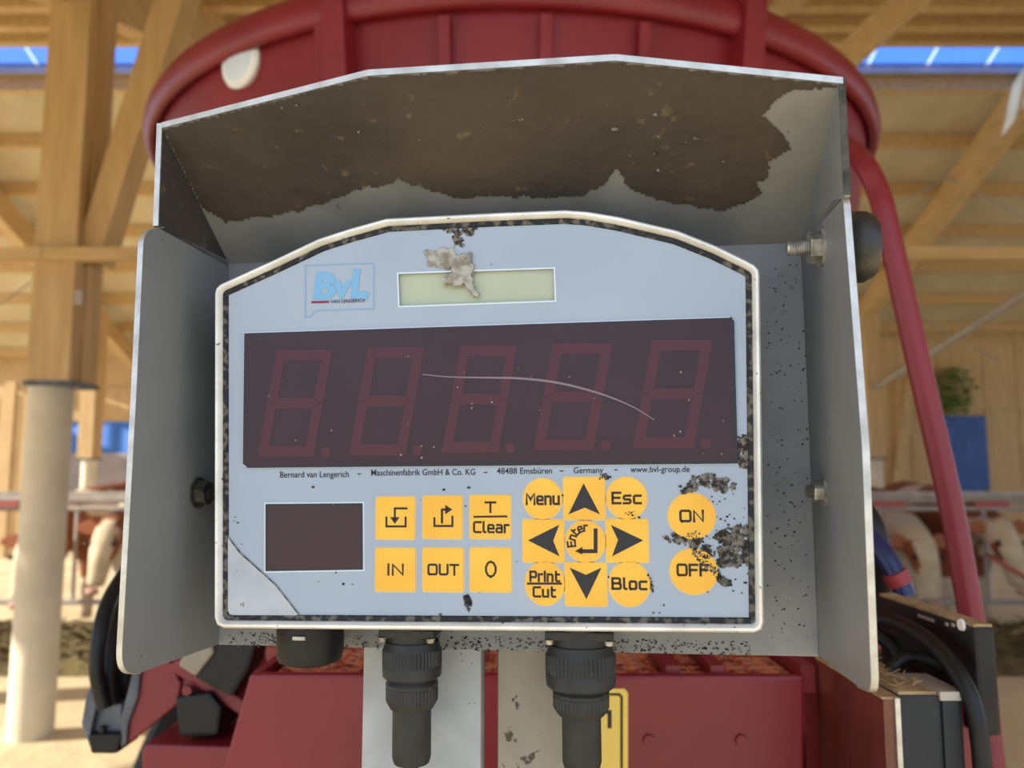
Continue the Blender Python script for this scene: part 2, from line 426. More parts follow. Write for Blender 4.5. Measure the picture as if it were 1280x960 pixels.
# plank box stack far left
wl = MB().box((X0, 15.6, 0), (-9.3, 15.9, 2.5)).build('wall_left', 'lilac', kind='structure')
for i in range(5):
    MB().box((-10.75 + i * .27, 15.5, 1.9), (-10.75 + i * .27 + .25, 15.6, 2.5)).build('plank', 'wood_wall', wl)
crate = thing('plank_stack', 'upright stack of pale boards leaning by the concrete wall', 'boards', (-8.9, 14.2, 0))
for i in range(4):
    x = -9.4 + i * .2
    MB().box((x, 14.2 + .03 * (i % 2), 0), (x + .18, 14.28 + .03 * (i % 2), 2.85 + .12 * (i % 3))).build('board', 'wood_wall', crate)
# yellow board wall on the right with the blue door
WY = 15.0
wr = MB().box((6.75, WY, 0), (X1, WY + .1, roof_z(WY) - .02)).build('wall_right', 'wood_wall2', kind='structure')
dl, dr = wy(1178, 560, WY).x, wy(1232, 560, WY).x; dt = wy(1200, 520, WY).z
x = 6.8
while x < X1 - .1:
    w = .62
    zt = roof_z(WY) - .2
    xe = min(x + w, X1)
    if x < dl < xe: xe = dl - .02
    z0 = .05
    if x >= dl - .03 and x < dr:
        xe = dr + .02; z0 = dt + .05
    mid = wy(1250, 512, WY).z
    if z0 < mid: MB().box((x, WY - .03, z0), (xe - .015, WY + .02, mid - .012)).build('panel', 'wood_wall', wr)
    MB().box((x, WY - .03, max(z0, mid)), (xe - .015, WY + .02, zt)).build('panel', 'wood_wall', wr)
    x = xe
MB().box((7.15, WY - .14, 0), (7.35, WY - .02, 3.4)).build('stud', 'wood_rafter', wr)
dsl = MB().slab([wy(1118, 612, WY - .2), wy(1130, 612, WY - .2), wy(1146, 470, WY - .2), wy(1134, 470, WY - .2)], (0, .1, 0)).build('strut', 'wood_rafter', wr)
dr1 = MB().box((dl, WY - .06, .1), (dr, WY - .01, dt)).build('door_1', 'door_blue', kind='structure')
for k in range(4):
    zz = .2 + k * (dt - .2) / 4; MB().box((dl + .03, WY - .075, zz + .03), (dr - .03, WY - .06, zz + (dt - .2) / 4 - .03)).build('door_panel', 'door_blue', dr1)
MB().box((dr - .1, WY - .11, 1.05), (dr - .05, WY - .07, 1.2)).build('door_handle', 'steel', dr1)
# leafy bunch above the door
pc = wy(1193, 487, WY - .25)
pl = thing('hanging_plant', 'bunch of green leaves hanging on the board wall above the blue door', 'plant', (pc.x, WY - .1, pc.z))
MB().tube([(pc.x, WY - .03, pc.z + .55), (pc.x, WY - .2, pc.z + .5), (pc.x, WY - .25, pc.z)], .012, 6).build('stem', 'wood_rafter', pl)
lm = MB(); rg = random.Random(3)
for i in range(420):
    a = rg.uniform(0, 6.28); rr = rg.random() ** .5; h = rg.uniform(-1, 1)
    c = Vector((pc.x + .36 * rr * math.cos(a) * (1 - .35 * abs(h)), pc.y + .2 * rr * math.sin(a), pc.z + .42 * h))
    d = Vector((rg.uniform(-1, 1), rg.uniform(-1, 1), rg.uniform(-1.2, .4))).normalized(); s_ = d.orthogonal().normalized()
    l = rg.uniform(.07, .13); w = l * .3
    lm.add([c, c + d * l * .5 + s_ * w, c + d * l, c + d * l * .5 - s_ * w], [(0, 1, 2, 3)])
lm.build('leaves', 'leaf', pl)

# feed heap in front of the fence
def heap(xa, xb, label, seed):
    m = MB(); nx, ny = 110, 22
    for i in range(nx + 1):
        for j in range(ny + 1):
            x = xa + (xb - xa) * i / nx; v = j / ny; y = 6.1 + 1.35 * v
            e = min(1, min(i, nx - i) / 6) * math.sin(math.pi * v) ** .7
            h = max(0, e) * (.20 + .12 * noise.noise(Vector((x * 1.3, y * 1.6, seed))) + .06 * noise.noise(Vector((x * 6, y * 6, seed))))
            m.v.append(Vector((x, y, max(0, h) + .002)))
    for i in range(nx):
        for j in range(ny):
            a = i * (ny + 1) + j; m.f.append((a, a + ny + 1, a + ny + 2, a + 1))
    rg = random.Random(seed)
    for _ in range(2600):                      # stalks lying about
        x = rg.uniform(xa + .3, xb - .3); y = rg.uniform(6.2, 7.35); z = .07 + .15 * math.sin(math.pi * (y - 6.1) / 1.35)
        a = rg.uniform(0, 6.28); l = rg.uniform(.05, .16); d = Vector((math.cos(a), math.sin(a), rg.uniform(-.2, .5))) * l; q = Vector((0, 0, .012))
        c = Vector((x, y, z)); m.add([c, c + d, c + d + q, c + q], [(0, 1, 2, 3)])
    m.build('silage_heap', 'silage', label=label, cat='feed', kind='stuff')
heap(-11, -1.6, 'loose olive brown silage strewn before the cows beyond the cream column', 4)
heap(2.2, 11, 'loose olive brown silage strewn before the cows beyond the red pipe', 9)
# feed fence
FY = 7.6
COWX = [wy(p, 690, 7.3).x for p in (1167, 1272, 1056, 120, 216, 22)]
ROPE0 = wy(1234, 693, FY - .02)
def fence(xa, xb, label, extra=()):
    t = thing('feed_fence', label, 'fence', ((xa + xb) / 2, FY, 0))
    for z, r in ((1.24, .025), (1.155, .025), (.30, .025)):
        MB().tube([(xa, FY, z), (xb, FY, z)], r, 10).build('rail', 'galv', t, smooth=40)
    MB().box((xa, FY + .05, 1.20), (xb, FY + .09, 1.31)).build('top_board', 'galv', t)
    xs = []; x = xa + .1
    while x < xb - .1: xs.append(x); x += .38
    xs = [x for x in xs if min(abs(x - c) for c in COWX) > .27] + list(extra)
    for i, x in enumerate(sorted(xs)):
        MB().tube([(x, FY, .30), (x, FY, 1.155)], .018, 8).build('bar', 'galv', t, smooth=40)
        if i % 3 == 0 and min(abs(x - c) for c in COWX) > .36: MB().tube([(x, FY + .06, 0), (x, FY + .06, 1.32)], .035, 8).build('post', 'galv', t, smooth=40)
        if i % 2 == 0: MB().box((x - .1, FY - .05, 1.17), (x + .22, FY - .02, 1.225)).build('locking_bar', 'fence_red', t)
fence(-11, -1.6, 'galvanised feed fence with red locking bars beyond the cream column')
fence(2.2, 11, 'galvanised feed fence with red locking bars before the blue door', (ROPE0.x,))
MB().tube(smooth_path([ROPE0, wy(1246, 700, 7.12), wy(1262, 710, 7.05), wy(1300, 735, 6.95), wy(1330, 775, 6.85)]), .022, 8).build('red_rope', 'fence_red', label='pinkish red rope hanging from the feed fence below the blue door', cat='rope')

# cows
def skin_mesh(verts, edges, radii, root=0, sub=2):
    me = bpy.data.meshes.new('tmp'); me.from_pydata(verts, edges, []); o = bpy.data.objects.new('tmp', me); COL.objects.link(o)
    md = o.modifiers.new('skin', 'SKIN'); md.use_smooth_shade = True
    me = o.data
    if not me.skin_vertices: me.attributes  # created by the modifier
    for i, sv in enumerate(me.skin_vertices[0].data):
        r = radii[i]; sv.radius = r if isinstance(r, tuple) else (r, r); sv.use_root = (i == root)
    o.modifiers.new('sub', 'SUBSURF').levels = sub
    dg = bpy.context.evaluated_depsgraph_get(); dg.update()
    out = bpy.data.meshes.new_from_object(o.evaluated_get(dg)); bpy.data.objects.remove(o)
    return out
def make_cow(down, name='cow'):
    root = bpy.data.objects.new(name, None); COL.objects.link(root); MW[root.name] = Matrix()
    V = [(0, 2.05, 1.22), (0, 1.45, 1.14), (0, .85, 1.14), (0, .45, 1.15)]; Rr = [.29, .36, .36, .29]
    E = [(0, 1), (1, 2), (2, 3)]
    def add(p, r, fr):
        V.append(p); Rr.append(r); E.append((fr, len(V) - 1)); return len(V) - 1
    if down: nk = add((0, .05, .98), .19, 3); po = add((0, -.20, .88), (.18, .15), nk); br = add((0, -.30, .66), (.135, .13), po); m1 = add((0, -.35, .46), (.088, .09), br); mz = add((0, -.37, .37), (.105, .085), m1)
    else: nk = add((0, .08, 1.10), .18, 3); po = add((0, -.20, 1.02), (.175, .15), nk); br = add((0, -.32, .80), (.13, .13), po); m1 = add((0, -.39, .60), (.086, .09), br); mz = add((0, -.42, .51), (.102, .085), m1)
    for s in (-1, 1):
        k = add((s * .2, .55, .75), .13, 3); k = add((s * .2, .53, .42), .075, k); k = add((s * .2, .55, .12), .055, k); add((s * .2, .52, .05), .07, k)
        k = add((s * .22, 1.98, .82), .17, 0); k = add((s * .21, 2.12, .45), .075, k); k = add((s * .2, 2.06, .12), .055, k); add((s * .2, 2.02, .05), .07, k)
    k = add((0, 2.36, 1.2), .06, 0); k = add((0, 2.44, .8), .035, k); add((0, 2.42, .45), .05, k)
    me = skin_mesh(V, E, Rr, root=1); me.name = 'body'
    me.materials.clear(); me.materials.append(M['cow_coat']); me.materials.append(M['cow_face'])
    pz = V[po]; 
    for p in me.polygons:
        p.use_smooth = True; c = p.center
        if (c.y < pz[1] + .03 and not (c.z > pz[2] + .04 and abs(c.x) > .05) and not (abs(c.x) > .105 and c.z > pz[2] - .25)) or (c.z < .5 and c.y > .3): p.material_index = 1
    b = bpy.data.objects.new('body', me); COL.objects.link(b); b.parent = root; MW[b.name] = Matrix()
    P, B, Z = Vector(V[po]), Vector(V[br]), Vector(V[mz])
    for s in (-1, 1):
        MB().slab([P + Vector((s * .10, .03, .06)), P + Vector((s * .2, .03, .13)), P + Vector((s * .33, .02, .08)), P + Vector((s * .34, .02, .02)), P + Vector((s * .22, .02, -.02)), P + Vector((s * .10, .03, -.02))], (0, .03, 0)).build('ear', 'cow_ear', root, local=True, bev=.008)
        MB().ball(P * .45 + B * .55 + Vector((s * .135, -.075, .03)), .026, 8, 6).build('eye', 'eye', root, local=True, smooth=60)
    MB().ball(Z + Vector((0, -.05, -.03)), (.07, .035, .04), 12, 8).build('nose', 'cow_nose', root, local=True, smooth=60)
    return root
cow_d, cow_u = make_cow(True), make_cow(False)
cl = [(COWX[0], True, 'white-faced cow with lowered head beside the thin far post'),
      (COWX[1], False, 'cow behind the feed fence below the blue door, head half raised'),
      (COWX[2], False, 'cow standing behind the bracket flap and navy blue hose'),
      (COWX[3], False, 'brown and white cow with half raised head between cream column and bracket flap'),
      (COWX[4], True, 'cow with lowered head behind the bracket flap edge'),
      (COWX[5], True, 'cow with lowered head on the far side of the cream column')]
used = {True: False, False: False}
for x, dn, lb in cl:
    src = cow_d if dn else cow_u
    c = copy_tree(src) if used[dn] else src
    used[dn] = True
    c.location = (x, FY + .1, 0); c.scale = (.92, .92, .92); tag(c, lb, 'cow', 'cows at the feed fence')

# ================================================================ THE FEED MIXER WAGON
TD, TR, TH = 2.68, 1.15, 2.50
wag = thing('feed_mixer_wagon', 'maroon red feed mixer wagon with round ribbed tub and rolled rim', 'wagon', (0, TD, 0))
def tr(z): return .86 + (1.115 - .86) * (z - .6) / (2.44 - .6)
m = MB(); prof = [(.80, .58)] + [(tr(z), z) for z in (.6, 1.0, 1.4, 1.8, 2.2, 2.44)] + [(1.122, 2.50), (1.105, 2.50), (tr(2.2) - .02, 2.2), (tr(.7) - .02, .7), (.2, .66)]
m.lathe(prof, (0, TD, 0), n=96); m.build('tub', 'red', wag, smooth=35)
m = MB(); pr = []
for k in range(13):
    a = math.pi * 2 * k / 12; pr.append((1.135 + .022 * math.cos(a), 2.48 + .042 * math.sin(a)))
m.lathe(pr, (0, TD, 0), n=120, caps=False); rim = m.build('rim', 'red', wag, smooth=60)
def phi_at(px, py, z):
    d = ray(px, py); k = d.x / d.y; r = tr(z); lo, hi = -1.3, 1.3
    for _ in range(60):
        mid = (lo + hi) / 2
        if r * math.sin(mid) / (TD - r * math.cos(mid)) < k: lo = mid
        else: hi = mid
    return (lo + hi) / 2
def cone_pt(ph, z, dr=0.0, off=0.0):
    r = tr(z) + dr; n = Vector((math.sin(ph), -math.cos(ph), 0)); t = Vector((math.cos(ph), math.sin(ph), 0))
    return Vector((0, TD, z)) + n * r + t * off
for pc_, w, pr_, top, nm in ((558, .026, .022, 2.43, 'rib'), (681, .026, .022, 2.43, 'rib'), (800, .026, .022, 2.43, 'rib'), (413, .03, .03, 2.6, 'corner_post'), (433, .055, .05, 2.62, 'corner_post'), (920, .058, .05, 2.62, 'corner_post')):
    ph = phi_at(pc_, 50, 2.35); A = []
    m = MB(); q = [cone_pt(ph, z, dr, o) for z in (.75, top) for dr, o in ((-.02, -w / 2), (pr_, -w / 2), (pr_, w / 2), (-.02, w / 2))]
    m.add(q, [(0, 1, 2, 3), (7, 6, 5, 4), (0, 4, 5, 1), (1, 5, 6, 2), (2, 6, 7, 3), (3, 7, 4, 0)])
    m.build(nm, 'red', wag, bev=.004)
# white lamp on the tub
ph = phi_at(308, 78, 2.36); n = Vector((math.sin(ph), -math.cos(ph), 0))
lo, hi = 2.0, 2.6
tgt = 72
def py_of(P):
    q = P - CAM; z = q.dot(FWD); return 480 - F_PX * q.dot(UP) / z
for _ in range(40):
    mid = (lo + hi) / 2
    if py_of(cone_pt(ph, mid, .03)) > tgt: lo = mid
    else: hi = mid
c = cone_pt(ph, lo, 0)
lp = MB().lathe([(.03, -.02), (.056, -.01), (.062, .006), (.056, .014)], c, n, 28).build('marker_lamp', 'white', wag, smooth=40, label='white round marker lamp')
MB().lathe([(.048, .013), (.042, .019), (.02, .022)], c, n, 24).build('lens', 'lip', lp, smooth=60)
# chassis, wheels
MB().box((-.75, 1.2, .45), (.75, 3.6, .62)).build('chassis', 'red', wag, bev=.02)
MB().box((-.08, .71, .63), (.08, 1.9, .772)).build('drawbar', 'red', wag, bev=.01)
for sx in (-1, 1):
    w = MB().lathe([(.2, -.11), (.36, -.12), (.40, -.08), (.40, .08), (.36, .12), (.2, .11)], (sx * .98, 2.7, .40), (1, 0, 0), 40).build('wheel', 'tyre', wag, smooth=35)
    MB().lathe([(.19, -.08), (.2, .09)], (sx * .98, 2.7, .40), (1, 0, 0), 24).build('wheel_hub', 'red', w)
    MB().box((min(sx * .7, sx * 1.0), 2.64, .36), (max(sx * .7, sx * 1.0), 2.76, .46)).build('axle', 'steel', wag)

# front apron plate with tread behind the indicator
YP = .70
P = [wy(312, 843, YP), wy(1006, 845, YP), wy(1006, 1150, YP), wy(225, 1150, YP)]
ap = MB().slab(P, (0, .012, 0)).build('apron_plate', 'red', wag, bev=.003)
for px in (811, 926):
    q = wy(px, 925, YP); MB().lathe([(.0055, -.003), (.0045, .003)], q, (0, -1, 0), 16).build('rivet', 'red', ap)
ztr = wy(640, 845, YP).z
TX0, TX1 = P[0].x + .012, P[1].x
zt = ztr - .006
m = MB(); cell = .0175; rh = .0058; nx = int((TX1 - TX0) / cell); ny = 15
for i in range(nx):
    for j in range(ny):
        cx = TX0 + (i + .5) * cell; cy = YP + .012 + (j + .5) * cell; k = len(m.v); hb = cell / 2
        sq = [(hb, 0), (hb, hb), (0, hb), (-hb, hb), (-hb, 0), (-hb, -hb), (0, -hb), (hb, -hb)]
        for a in range(8): m.v.append(Vector((cx + sq[a][0], cy + sq[a][1], zt)))
        for a in range(8): m.v.append(Vector((cx + rh * math.cos(a * math.pi / 4), cy + rh * math.sin(a * math.pi / 4), zt + .002)))
        for a in range(8): m.v.append(Vector((cx + rh * math.cos(a * math.pi / 4), cy + rh * math.sin(a * math.pi / 4), zt - .006)))
        for a in range(8):
            b = (a + 1) % 8; m.f.append((k + a, k + b, k + 8 + b, k + 8 + a)); m.f.append((k + 8 + a, k + 8 + b, k + 16 + b, k + 16 + a))
m.build('perforated_tread', 'tread', wag, label='orange perforated step tread')
MB().box((TX0, YP + .01, zt - .04), (TX1, YP + .3, zt - .03)).build('tread_base', 'red', wag)
for px in (828, 880, 985):
    q = wy(px, 830, YP + .06); MB().box((q.x - .006, YP + .01, zt - .01), (q.x + .006, YP + .27, zt + .012)).build('tread_rib', 'red', wag)
MB().slab([P[0] + Vector((0, .0125, 0)), P[0] + Vector((.004, .28, 0)), P[3] + Vector((.004, .28, 0)), P[3] + Vector((0, .0125, 0))], (.008, 0, 0)).build('end_plate', 'red', wag)
MB().box((TX0 - .01, YP + .27, .7), (TX1, YP + .29, ztr + .13)).build('back_plate', 'red', wag)
MB().box((TX0, YP + .28, .9), (TX0 + .06, 1.95, 1.0)).build('side_rail', 'red', wag)
MB().box((TX1 - .06, YP + .28, .9), (TX1, 1.95, 1.0)).build('side_rail', 'red', wag)
MB().box((-.3, .40, .66), (.3, .72, .78)).build('cross_beam', 'red', wag, bev=.01)
MB().box((-.3, .69, .70), (.3, .72, .95)).build('cross_beam', 'red', wag)
# yellow sticker on the apron
stq = [wy(*q, YP - .0006) for q in ((700, 861), (781, 861), (785, 866), (785, 1010), (700, 1010))]
stk = MB().slab(stq, (0, .0006, 0)).build('warning_sticker', 'sticker', wag, label='yellow warning sticker with black border')
mb = MB(); fnw = lambda p: wy(p[0], p[1], YP - .0008)
stroke(mb, [(705, 868), (774, 868), (777, 871), (777, 1000)], 3.2, 0, fn=fnw); mb.build('border', 'ink', stk)
mb = MB(); stroke(mb, [(754, 890), (762, 890), (762, 908)], 5, 0, fn=fnw); mb.build('lettering', 'ink', stk)

# handrail pipe
hp = [cone_pt(phi_at(960, 175, 1.9), 2.0, -.02), wy(1010, 158, 1.2), wy(1048, 176, 1.05), wy(1078, 202, .98), wy(1098, 240, .96), wy(1111, 290, .95), wy(1150, 462, .94), wy(1188, 628, .93), wy(1211, 752, .92), wy(1228, 850, .91), wy(1236, 930, .90), Vector((.50, .86, 1.02)), Vector((.44, .77, .968)), Vector((.37, .705, .962))]
m = MB(); m.tube(smooth_path(hp, 8), .0135, 18); m.build('handrail', 'red', wag, smooth=60, label='bent maroon handrail pipe')
q = wy(1232, 950, .60)
MB().box((q.x - .006, .62, .95), (q.x + .004, .95, 1.33)).build('rail_bracket', 'red', wag)

# end plate of the step, reddish brown, dusty on top
ex = .2605
ze = wy(1010, 826, .7).z
e1 = MB().slab([(ex, .585, ze - .3), (ex, .585, ze), (ex, .71, ze), (ex, .71, ze - .3)], (.010, 0, 0)).build('step_cheek', 'brown', wag, label='reddish brown cheek plate')
MB().box((ex - .001, .585, ze), (ex + .011, .71, ze + .0015)).build('dust_layer', 'dust', e1)
MB().box((ex + .0075, .583, ze - .3), (ex + .011, .586, ze + .001)).build('bright_edge', 'edge', e1)

# slate box beside the cheek
sb = thing('control_unit', 'slate black control unit with dusty top beside the brown cheek plate', 'control box', (.30, .65, ze - .30))
xa, xb, xc = ex + .011, wy(1176, 900, .59).x, wy(1203, 900, .59).x
zb = wy(1140, 868, .59).z
MB().box((xa, .588, zb - .3), (xb, .71, zb)).build('body', 'slate', sb, bev=.003)
MB().box((xb + .0005, .588, zb - .3), (xc, .71, zb + .001)).build('side_cover', 'slate', sb, bev=.003)
tp = MB().box((xa + .002, .590, zb - .0005), (xb - .002, .708, zb + .002)).build('dusty_top', 'dust', sb)
MB().slab([(xb - .001, .587, zb + .0025), (xc + .001, .587, zb + .0025), (xc + .001, .64, zb + .0025), (xb - .006, .64, zb + .0025)], (0, 0, -.006)).build('end_cap', 'galv', sb)
rg = random.Random(5); m = MB()
for _ in range(60):
    cx, cy = rg.uniform(xa + .004, xb - .004), rg.uniform(.6, .70); a = rg.uniform(0, 3.14); l = rg.uniform(.004, .014)
    m.tube([(cx, cy, zb + .003), (cx + l * math.cos(a), cy + l * math.sin(a), zb + .003 + rg.uniform(0, .004))], .0006, 5)
m.build('straw_bits', 'dust', tp, kind='stuff')

# tall black box
bx0 = wy(1218, 800, .60).x; bx1 = wy(1245, 800, .60).x
bt = wy(1225, 784, .60).z; bb = wy(1225, 921, .60).z
bk = thing('terminal_box', 'tall narrow black terminal box with dusty top edge behind the hoses', 'control box', ((bx0 + bx1) / 2, .67, bb))
body = MB().box((bx0, .60, bb), (bx1, .755, bt)).build('body', 'box', bk, bev=.003)
MB().box((bx0 + .001, .602, bt - .0005), (bx1 - .001, .753, bt + .0018)).build('dusty_top', 'dust', bk)
q = lambda px, py: (lambda d: CAM + d * (bx0 / d.x))(ray(px, py))
c = q(1203, 781); MB().lathe([(.0045, 0), (.004, .002)], c, (-1, 0, 0), 16).build('white_knob', 'white', body)
for a, b in (((1148, 771), (1168, 778)), ((1182, 773), (1186, 783)), ((1190, 775), (1194, 784))):
    A, B = q(*a), q(*b); MB().box((bx0 - .0008, min(A.y, B.y), min(A.z, B.z)), (bx0 + .001, max(A.y, B.y), min(A.z, B.z) + .0025)).build('print_mark', 'galv', body)
MB().tube([(bx0 + .01, .68, bb + .003), (bx0 + .01, .68, bb - .08), (bx0 - .01, .70, .98)], .008, 10).build('mount', 'hose', bk)
MB().box((bx0 - .04, .66, .95), (bx0 + .03, .74, .985)).build('mount_foot', 'red', wag)
MB().box((TX1 - .01, .68, .93), (bx0 + .03, .73, .97)).build('mount_arm', 'red', wag)
# hoses
def hose(name, px, r, m_, label, cat='hose', group=None):
    return MB().tube(smooth_path([wy(a, b, Y) for a, b, Y in px], 8), r, 14).build(name, m_, label=label, cat=cat, group=group, smooth=60)
hose('black_hose', [(1085, 772, .70), (1120, 778, .67), (1160, 800, .63), (1195, 838, .597), (1218, 888, .583), (1228, 960, .58), (1230, 1040, .58)], .0062, 'hose', 'thick black hose arching over the slate unit down its side', group='black hoses by the control unit')
hose('black_hose', [(1107, 862, .66), (1114, 838, .65), (1132, 822, .65), (1156, 822, .65), (1178, 836, .65), (1190, 862, .66)], .0048, 'hose', 'short black hose loop standing on the slate unit', group='black hoses by the control unit')
hose('black_hose', [(1085, 790, .74), (1105, 800, .73), (1122, 818, .72), (1128, 846, .71), (1120, 880, .71)], .006, 'hose', 'black hose drooping behind the short loop', group='black hoses by the control unit')
hose('blue_hose', [(1060, 640, .83), (1085, 668, .80), (1106, 694, .78), (1122, 722, .77), (1132, 746, .765)], .0095, 'blue_hose', 'navy blue hose running down to the terminal box')
MB().tube([wy(1118, 716, .768), wy(1126, 730, .767)], .0115, 14).build('hose_clamp', 'clamp', label='red clamp around the navy blue hose', cat='clamp', smooth=50)
hose('black_hose', [(1060, 625, .86), (1086, 652, .83), (1100, 700, .82), (1098, 745, .80), (1092, 790, .77)], .013, 'hose', 'black hose close beside the navy blue hose', group='black hoses by the control unit')
MB().slab([wy(1088, 770, .82), wy(1110, 752, .82), (wy(1112, 800, .82)), wy(1090, 820, .82)], (0, .02, 0)).build('red_gusset', 'red', wag)

# hydraulic arm on the left
YA = .92
ha = thing('hydraulic_arm', 'black and grey hydraulic arm with clevis end and looped hoses', 'hydraulic arm', wy(140, 945, YA))
def flat(pts, Y, t): return MB().slab([wy(a, b, Y) for a, b in pts], (0, t, 0))
flat([(101, 905), (107, 870), (118, 845), (128, 846), (121, 880), (113, 915), (118, 938), (112, 936)], YA, .05).build('clevis_cheek', 'steel', ha, bev=.003)
flat([(150, 936), (150, 898), (158, 868), (165, 838), (176, 836), (172, 872), (160, 905), (158, 930)], YA, .05).build('clevis_cheek', 'steel', ha, bev=.003)
flat([(112, 895), (118, 880), (152, 880), (151, 922), (116, 922)], YA + .01, .035).build('clevis_web', 'steel', ha, bev=.002)
flat([(108, 918), (152, 918), (146, 943), (113, 943)], YA - .002, .055).build('clevis_foot', 'box', ha, bev=.004)
c = wy(129, 911, YA + .008); MB().lathe([(.004, 0), (.0035, .006)], c, (0, -1, 0), 14).build('bolt', 'hose', ha)
flat([(130, 850), (160, 842), (156, 885), (128, 886)], YA + .03, .02).build('clevis_back', 'hose', ha)
flat([(174, 828), (206, 818), (226, 855), (221, 881), (160, 930), (155, 928), (166, 880)], YA + .005, .03).build('arm_plate', 'red', ha, bev=.002)
flat([(152, 760), (240, 760), (250, 830), (206, 842), (170, 842), (146, 842), (150, 800)], YA + .06, .04).build('cylinder_block', 'box', ha, bev=.004)
for k, pp in enumerate(([(175, 690, 1.0), (152, 722, .97), (134, 755, .94), (124, 795, .92), (121, 840, .915), (131, 884, .92)],
                        [(190, 690, 1.02), (164, 735, 1.0), (147, 772, .97), (138, 812, .95), (137, 850, .94), (141, 882, .93)],
                        [(205, 700, 1.04), (178, 750, 1.02), (160, 790, 1.0), (152, 830, .97)])):
    MB().tube(smooth_path([wy(a, b, Y) for a, b, Y in pp], 8), .0082, 12).build('hydraulic_hose', 'hose', ha, smooth=60)
# red linkage between arm and wagon
lk = flat([(176, 938), (182, 930), (300, 934), (300, 1020), (176, 1020)], .86, .10).build('side_beam', 'red', wag, bev=.004)
flat([(219, 860), (240, 838), (318, 880), (300, 930), (276, 905)], .93, .03).build('link_plate', 'red', wag, bev=.002)
flat([(205, 834), (225, 822), (310, 880), (305, 897), (290, 888)], .88, .03).build('link_bar', 'red', wag, bev=.003)
flat([(218, 872), (262, 866), (277, 885), (272, 920), (224, 922)], .87, .06).build('valve_block', 'hose', wag, bev=.004)
flat([(240, 845), (268, 805), (322, 800), (312, 835), (290, 872), (268, 862)], .86, .05).build('linkage_guard', 'hose', wag, bev=.004)
flat([(222, 832), (232, 812), (262, 806), (268, 815), (244, 846)], .855, .02).build('linkage_bracket', 'post_beige', wag, bev=.003)
c = wy(236, 862, .878); MB().lathe([(.006, 0), (.0055, .006)], c, (0, -1, 0), 6).build('bolt', 'red', wag)
flat([(280, 840), (320, 800), (330, 900), (290, 960)], .97, .03).build('inner_web', 'red', wag)

# ================================================================ MOUNTING BRACKET
YB = .05
BL, TL, TRc, BR = L0(270, 806, YB), L0(288, 329, YB), L0(1003, 303, YB), L0(1023, 821, YB)
xl, xr = (BL.x + TL.x) / 2, (TRc.x + BR.x) / 2
br = thing('mounting_bracket', 'grey sheet metal bracket with side flaps and dirt crusted hood around the indicator', 'bracket', matrix=PM)
zb0 = (BL.z + BR.z) / 2; zt0 = (TL.z + TRc.z) / 2
MB().slab([(xl, YB, BL.z), (xr, YB, BR.z), (xr, YB, TRc.z), (xl, YB, TL.z)], (0, .003, 0)).build('back_plate', 'plate', br, local=True, bev=.0006)
def rounded(P, rad, n=6):        # round chosen corners of a polygon in 2d
    out = []
    for i, p in enumerate(P):
        r = rad.get(i, 0)
        if not r: out.append(tuple(p)); continue
        a, b, c = Vector(P[i - 1]), Vector(p), Vector(P[(i + 1) % len(P)])
        u = (a - b).normalized(); v = (c - b).normalized(); k = r / math.tan(math.acos(max(-1, min(1, u.dot(v)))) / 2)
        s, e = b + u * k, b + v * k
        for j in range(n + 1):
            t = j / n; out.append(tuple((1 - t) ** 2 * s + 2 * t * (1 - t) * b + t * t * e))
    return out
def flap(x, t, pts, rad, edge_from, edge_to, name='side_flap'):
    P = [(h.y, h.z) for h in (lh(a, b, 0, x) for a, b in pts[1:-1])]
    P = [(YB + .003, pts[0])] + P + [(YB + .003, pts[-1])]
    Q = rounded(P, rad)
    o = MB().slab([(x, a, b) for a, b in Q], (t, 0, 0)).build(name, 'flap', br, local=True, bev=.0005)
    # paler metallic strip along the cut edge
    m = MB(); E = Q[edge_from:len(Q) + edge_to]
    k = len(m.v); I = inset2(Q, .0002); I = I[edge_from:len(Q) + edge_to]; O = inset2(Q, -.0004)[edge_from:len(Q) + edge_to]
    lo, hi = min(0, t) - .0002, max(0, t) + .0002
    for (a, b), (c, d) in zip(I, O): m.v += [Vector((x + lo, a, b)), Vector((x + hi, a, b)), Vector((x + hi, c, d)), Vector((x + lo, c, d))]
    for i in range(len(E) - 1):
        p, q_ = k + 4 * i, k + 4 * i + 4
        for u in range(4): m.f.append((p + u, p + (u + 1) % 4, q_ + (u + 1) % 4, q_ + u))
    m.build('cut_edge', 'edge', o, local=True, smooth=50)
    return o
fl = flap(xl, -.0025, [TL.z + .002, (205, 284), (180, 289), (170, 500), (151, 843), (176, 841), BL.z], {2: .012, 4: .013}, 1, -1)
fr = flap(xr, .0025, [TRc.z + .002, (1042, 249), (1054, 246), (1078, 560), (1090, 866), (1072, 858), BR.z], {2: .008, 4: .009}, 1, -1)
# hood: sloping roof sheet with cut front edge, two cheeks
FL, FR = lh(205, 160, 0, TL.x), lh(1050, 105, 0, TRc.x)
hn = (TRc - TL).cross((FL + FR) / 2 - TL).normalized()
if hn.z < 0: hn = -hn
def hp_(px, py, off=0.0):
    d = PMI.to_3x3() @ ray(px, py); o = TL + hn * off; return CAML + d * (hn.dot(o - CAML) / hn.dot(d))
K1, K2 = hp_(460, 95), hp_(770, 76)
FRONT = [FL + Vector((-.0012, 0, 0)), K1, K2, FR + Vector((.0012, 0, 0))]
def backpt(x):
    t = (x - TL.x) / (TRc.x - TL.x); return TL.lerp(TRc, t)
BACK = []
for fp in FRONT:
    b = backpt(fp.x); dv = (fp - b); b = b - dv * (.003 / abs(dv.y)); BACK.append(b)
m = MB(); th_ = Vector((0, 0, .0025)); m.v = FRONT + BACK + [p + th_ for p in FRONT] + [p + th_ for p in BACK]
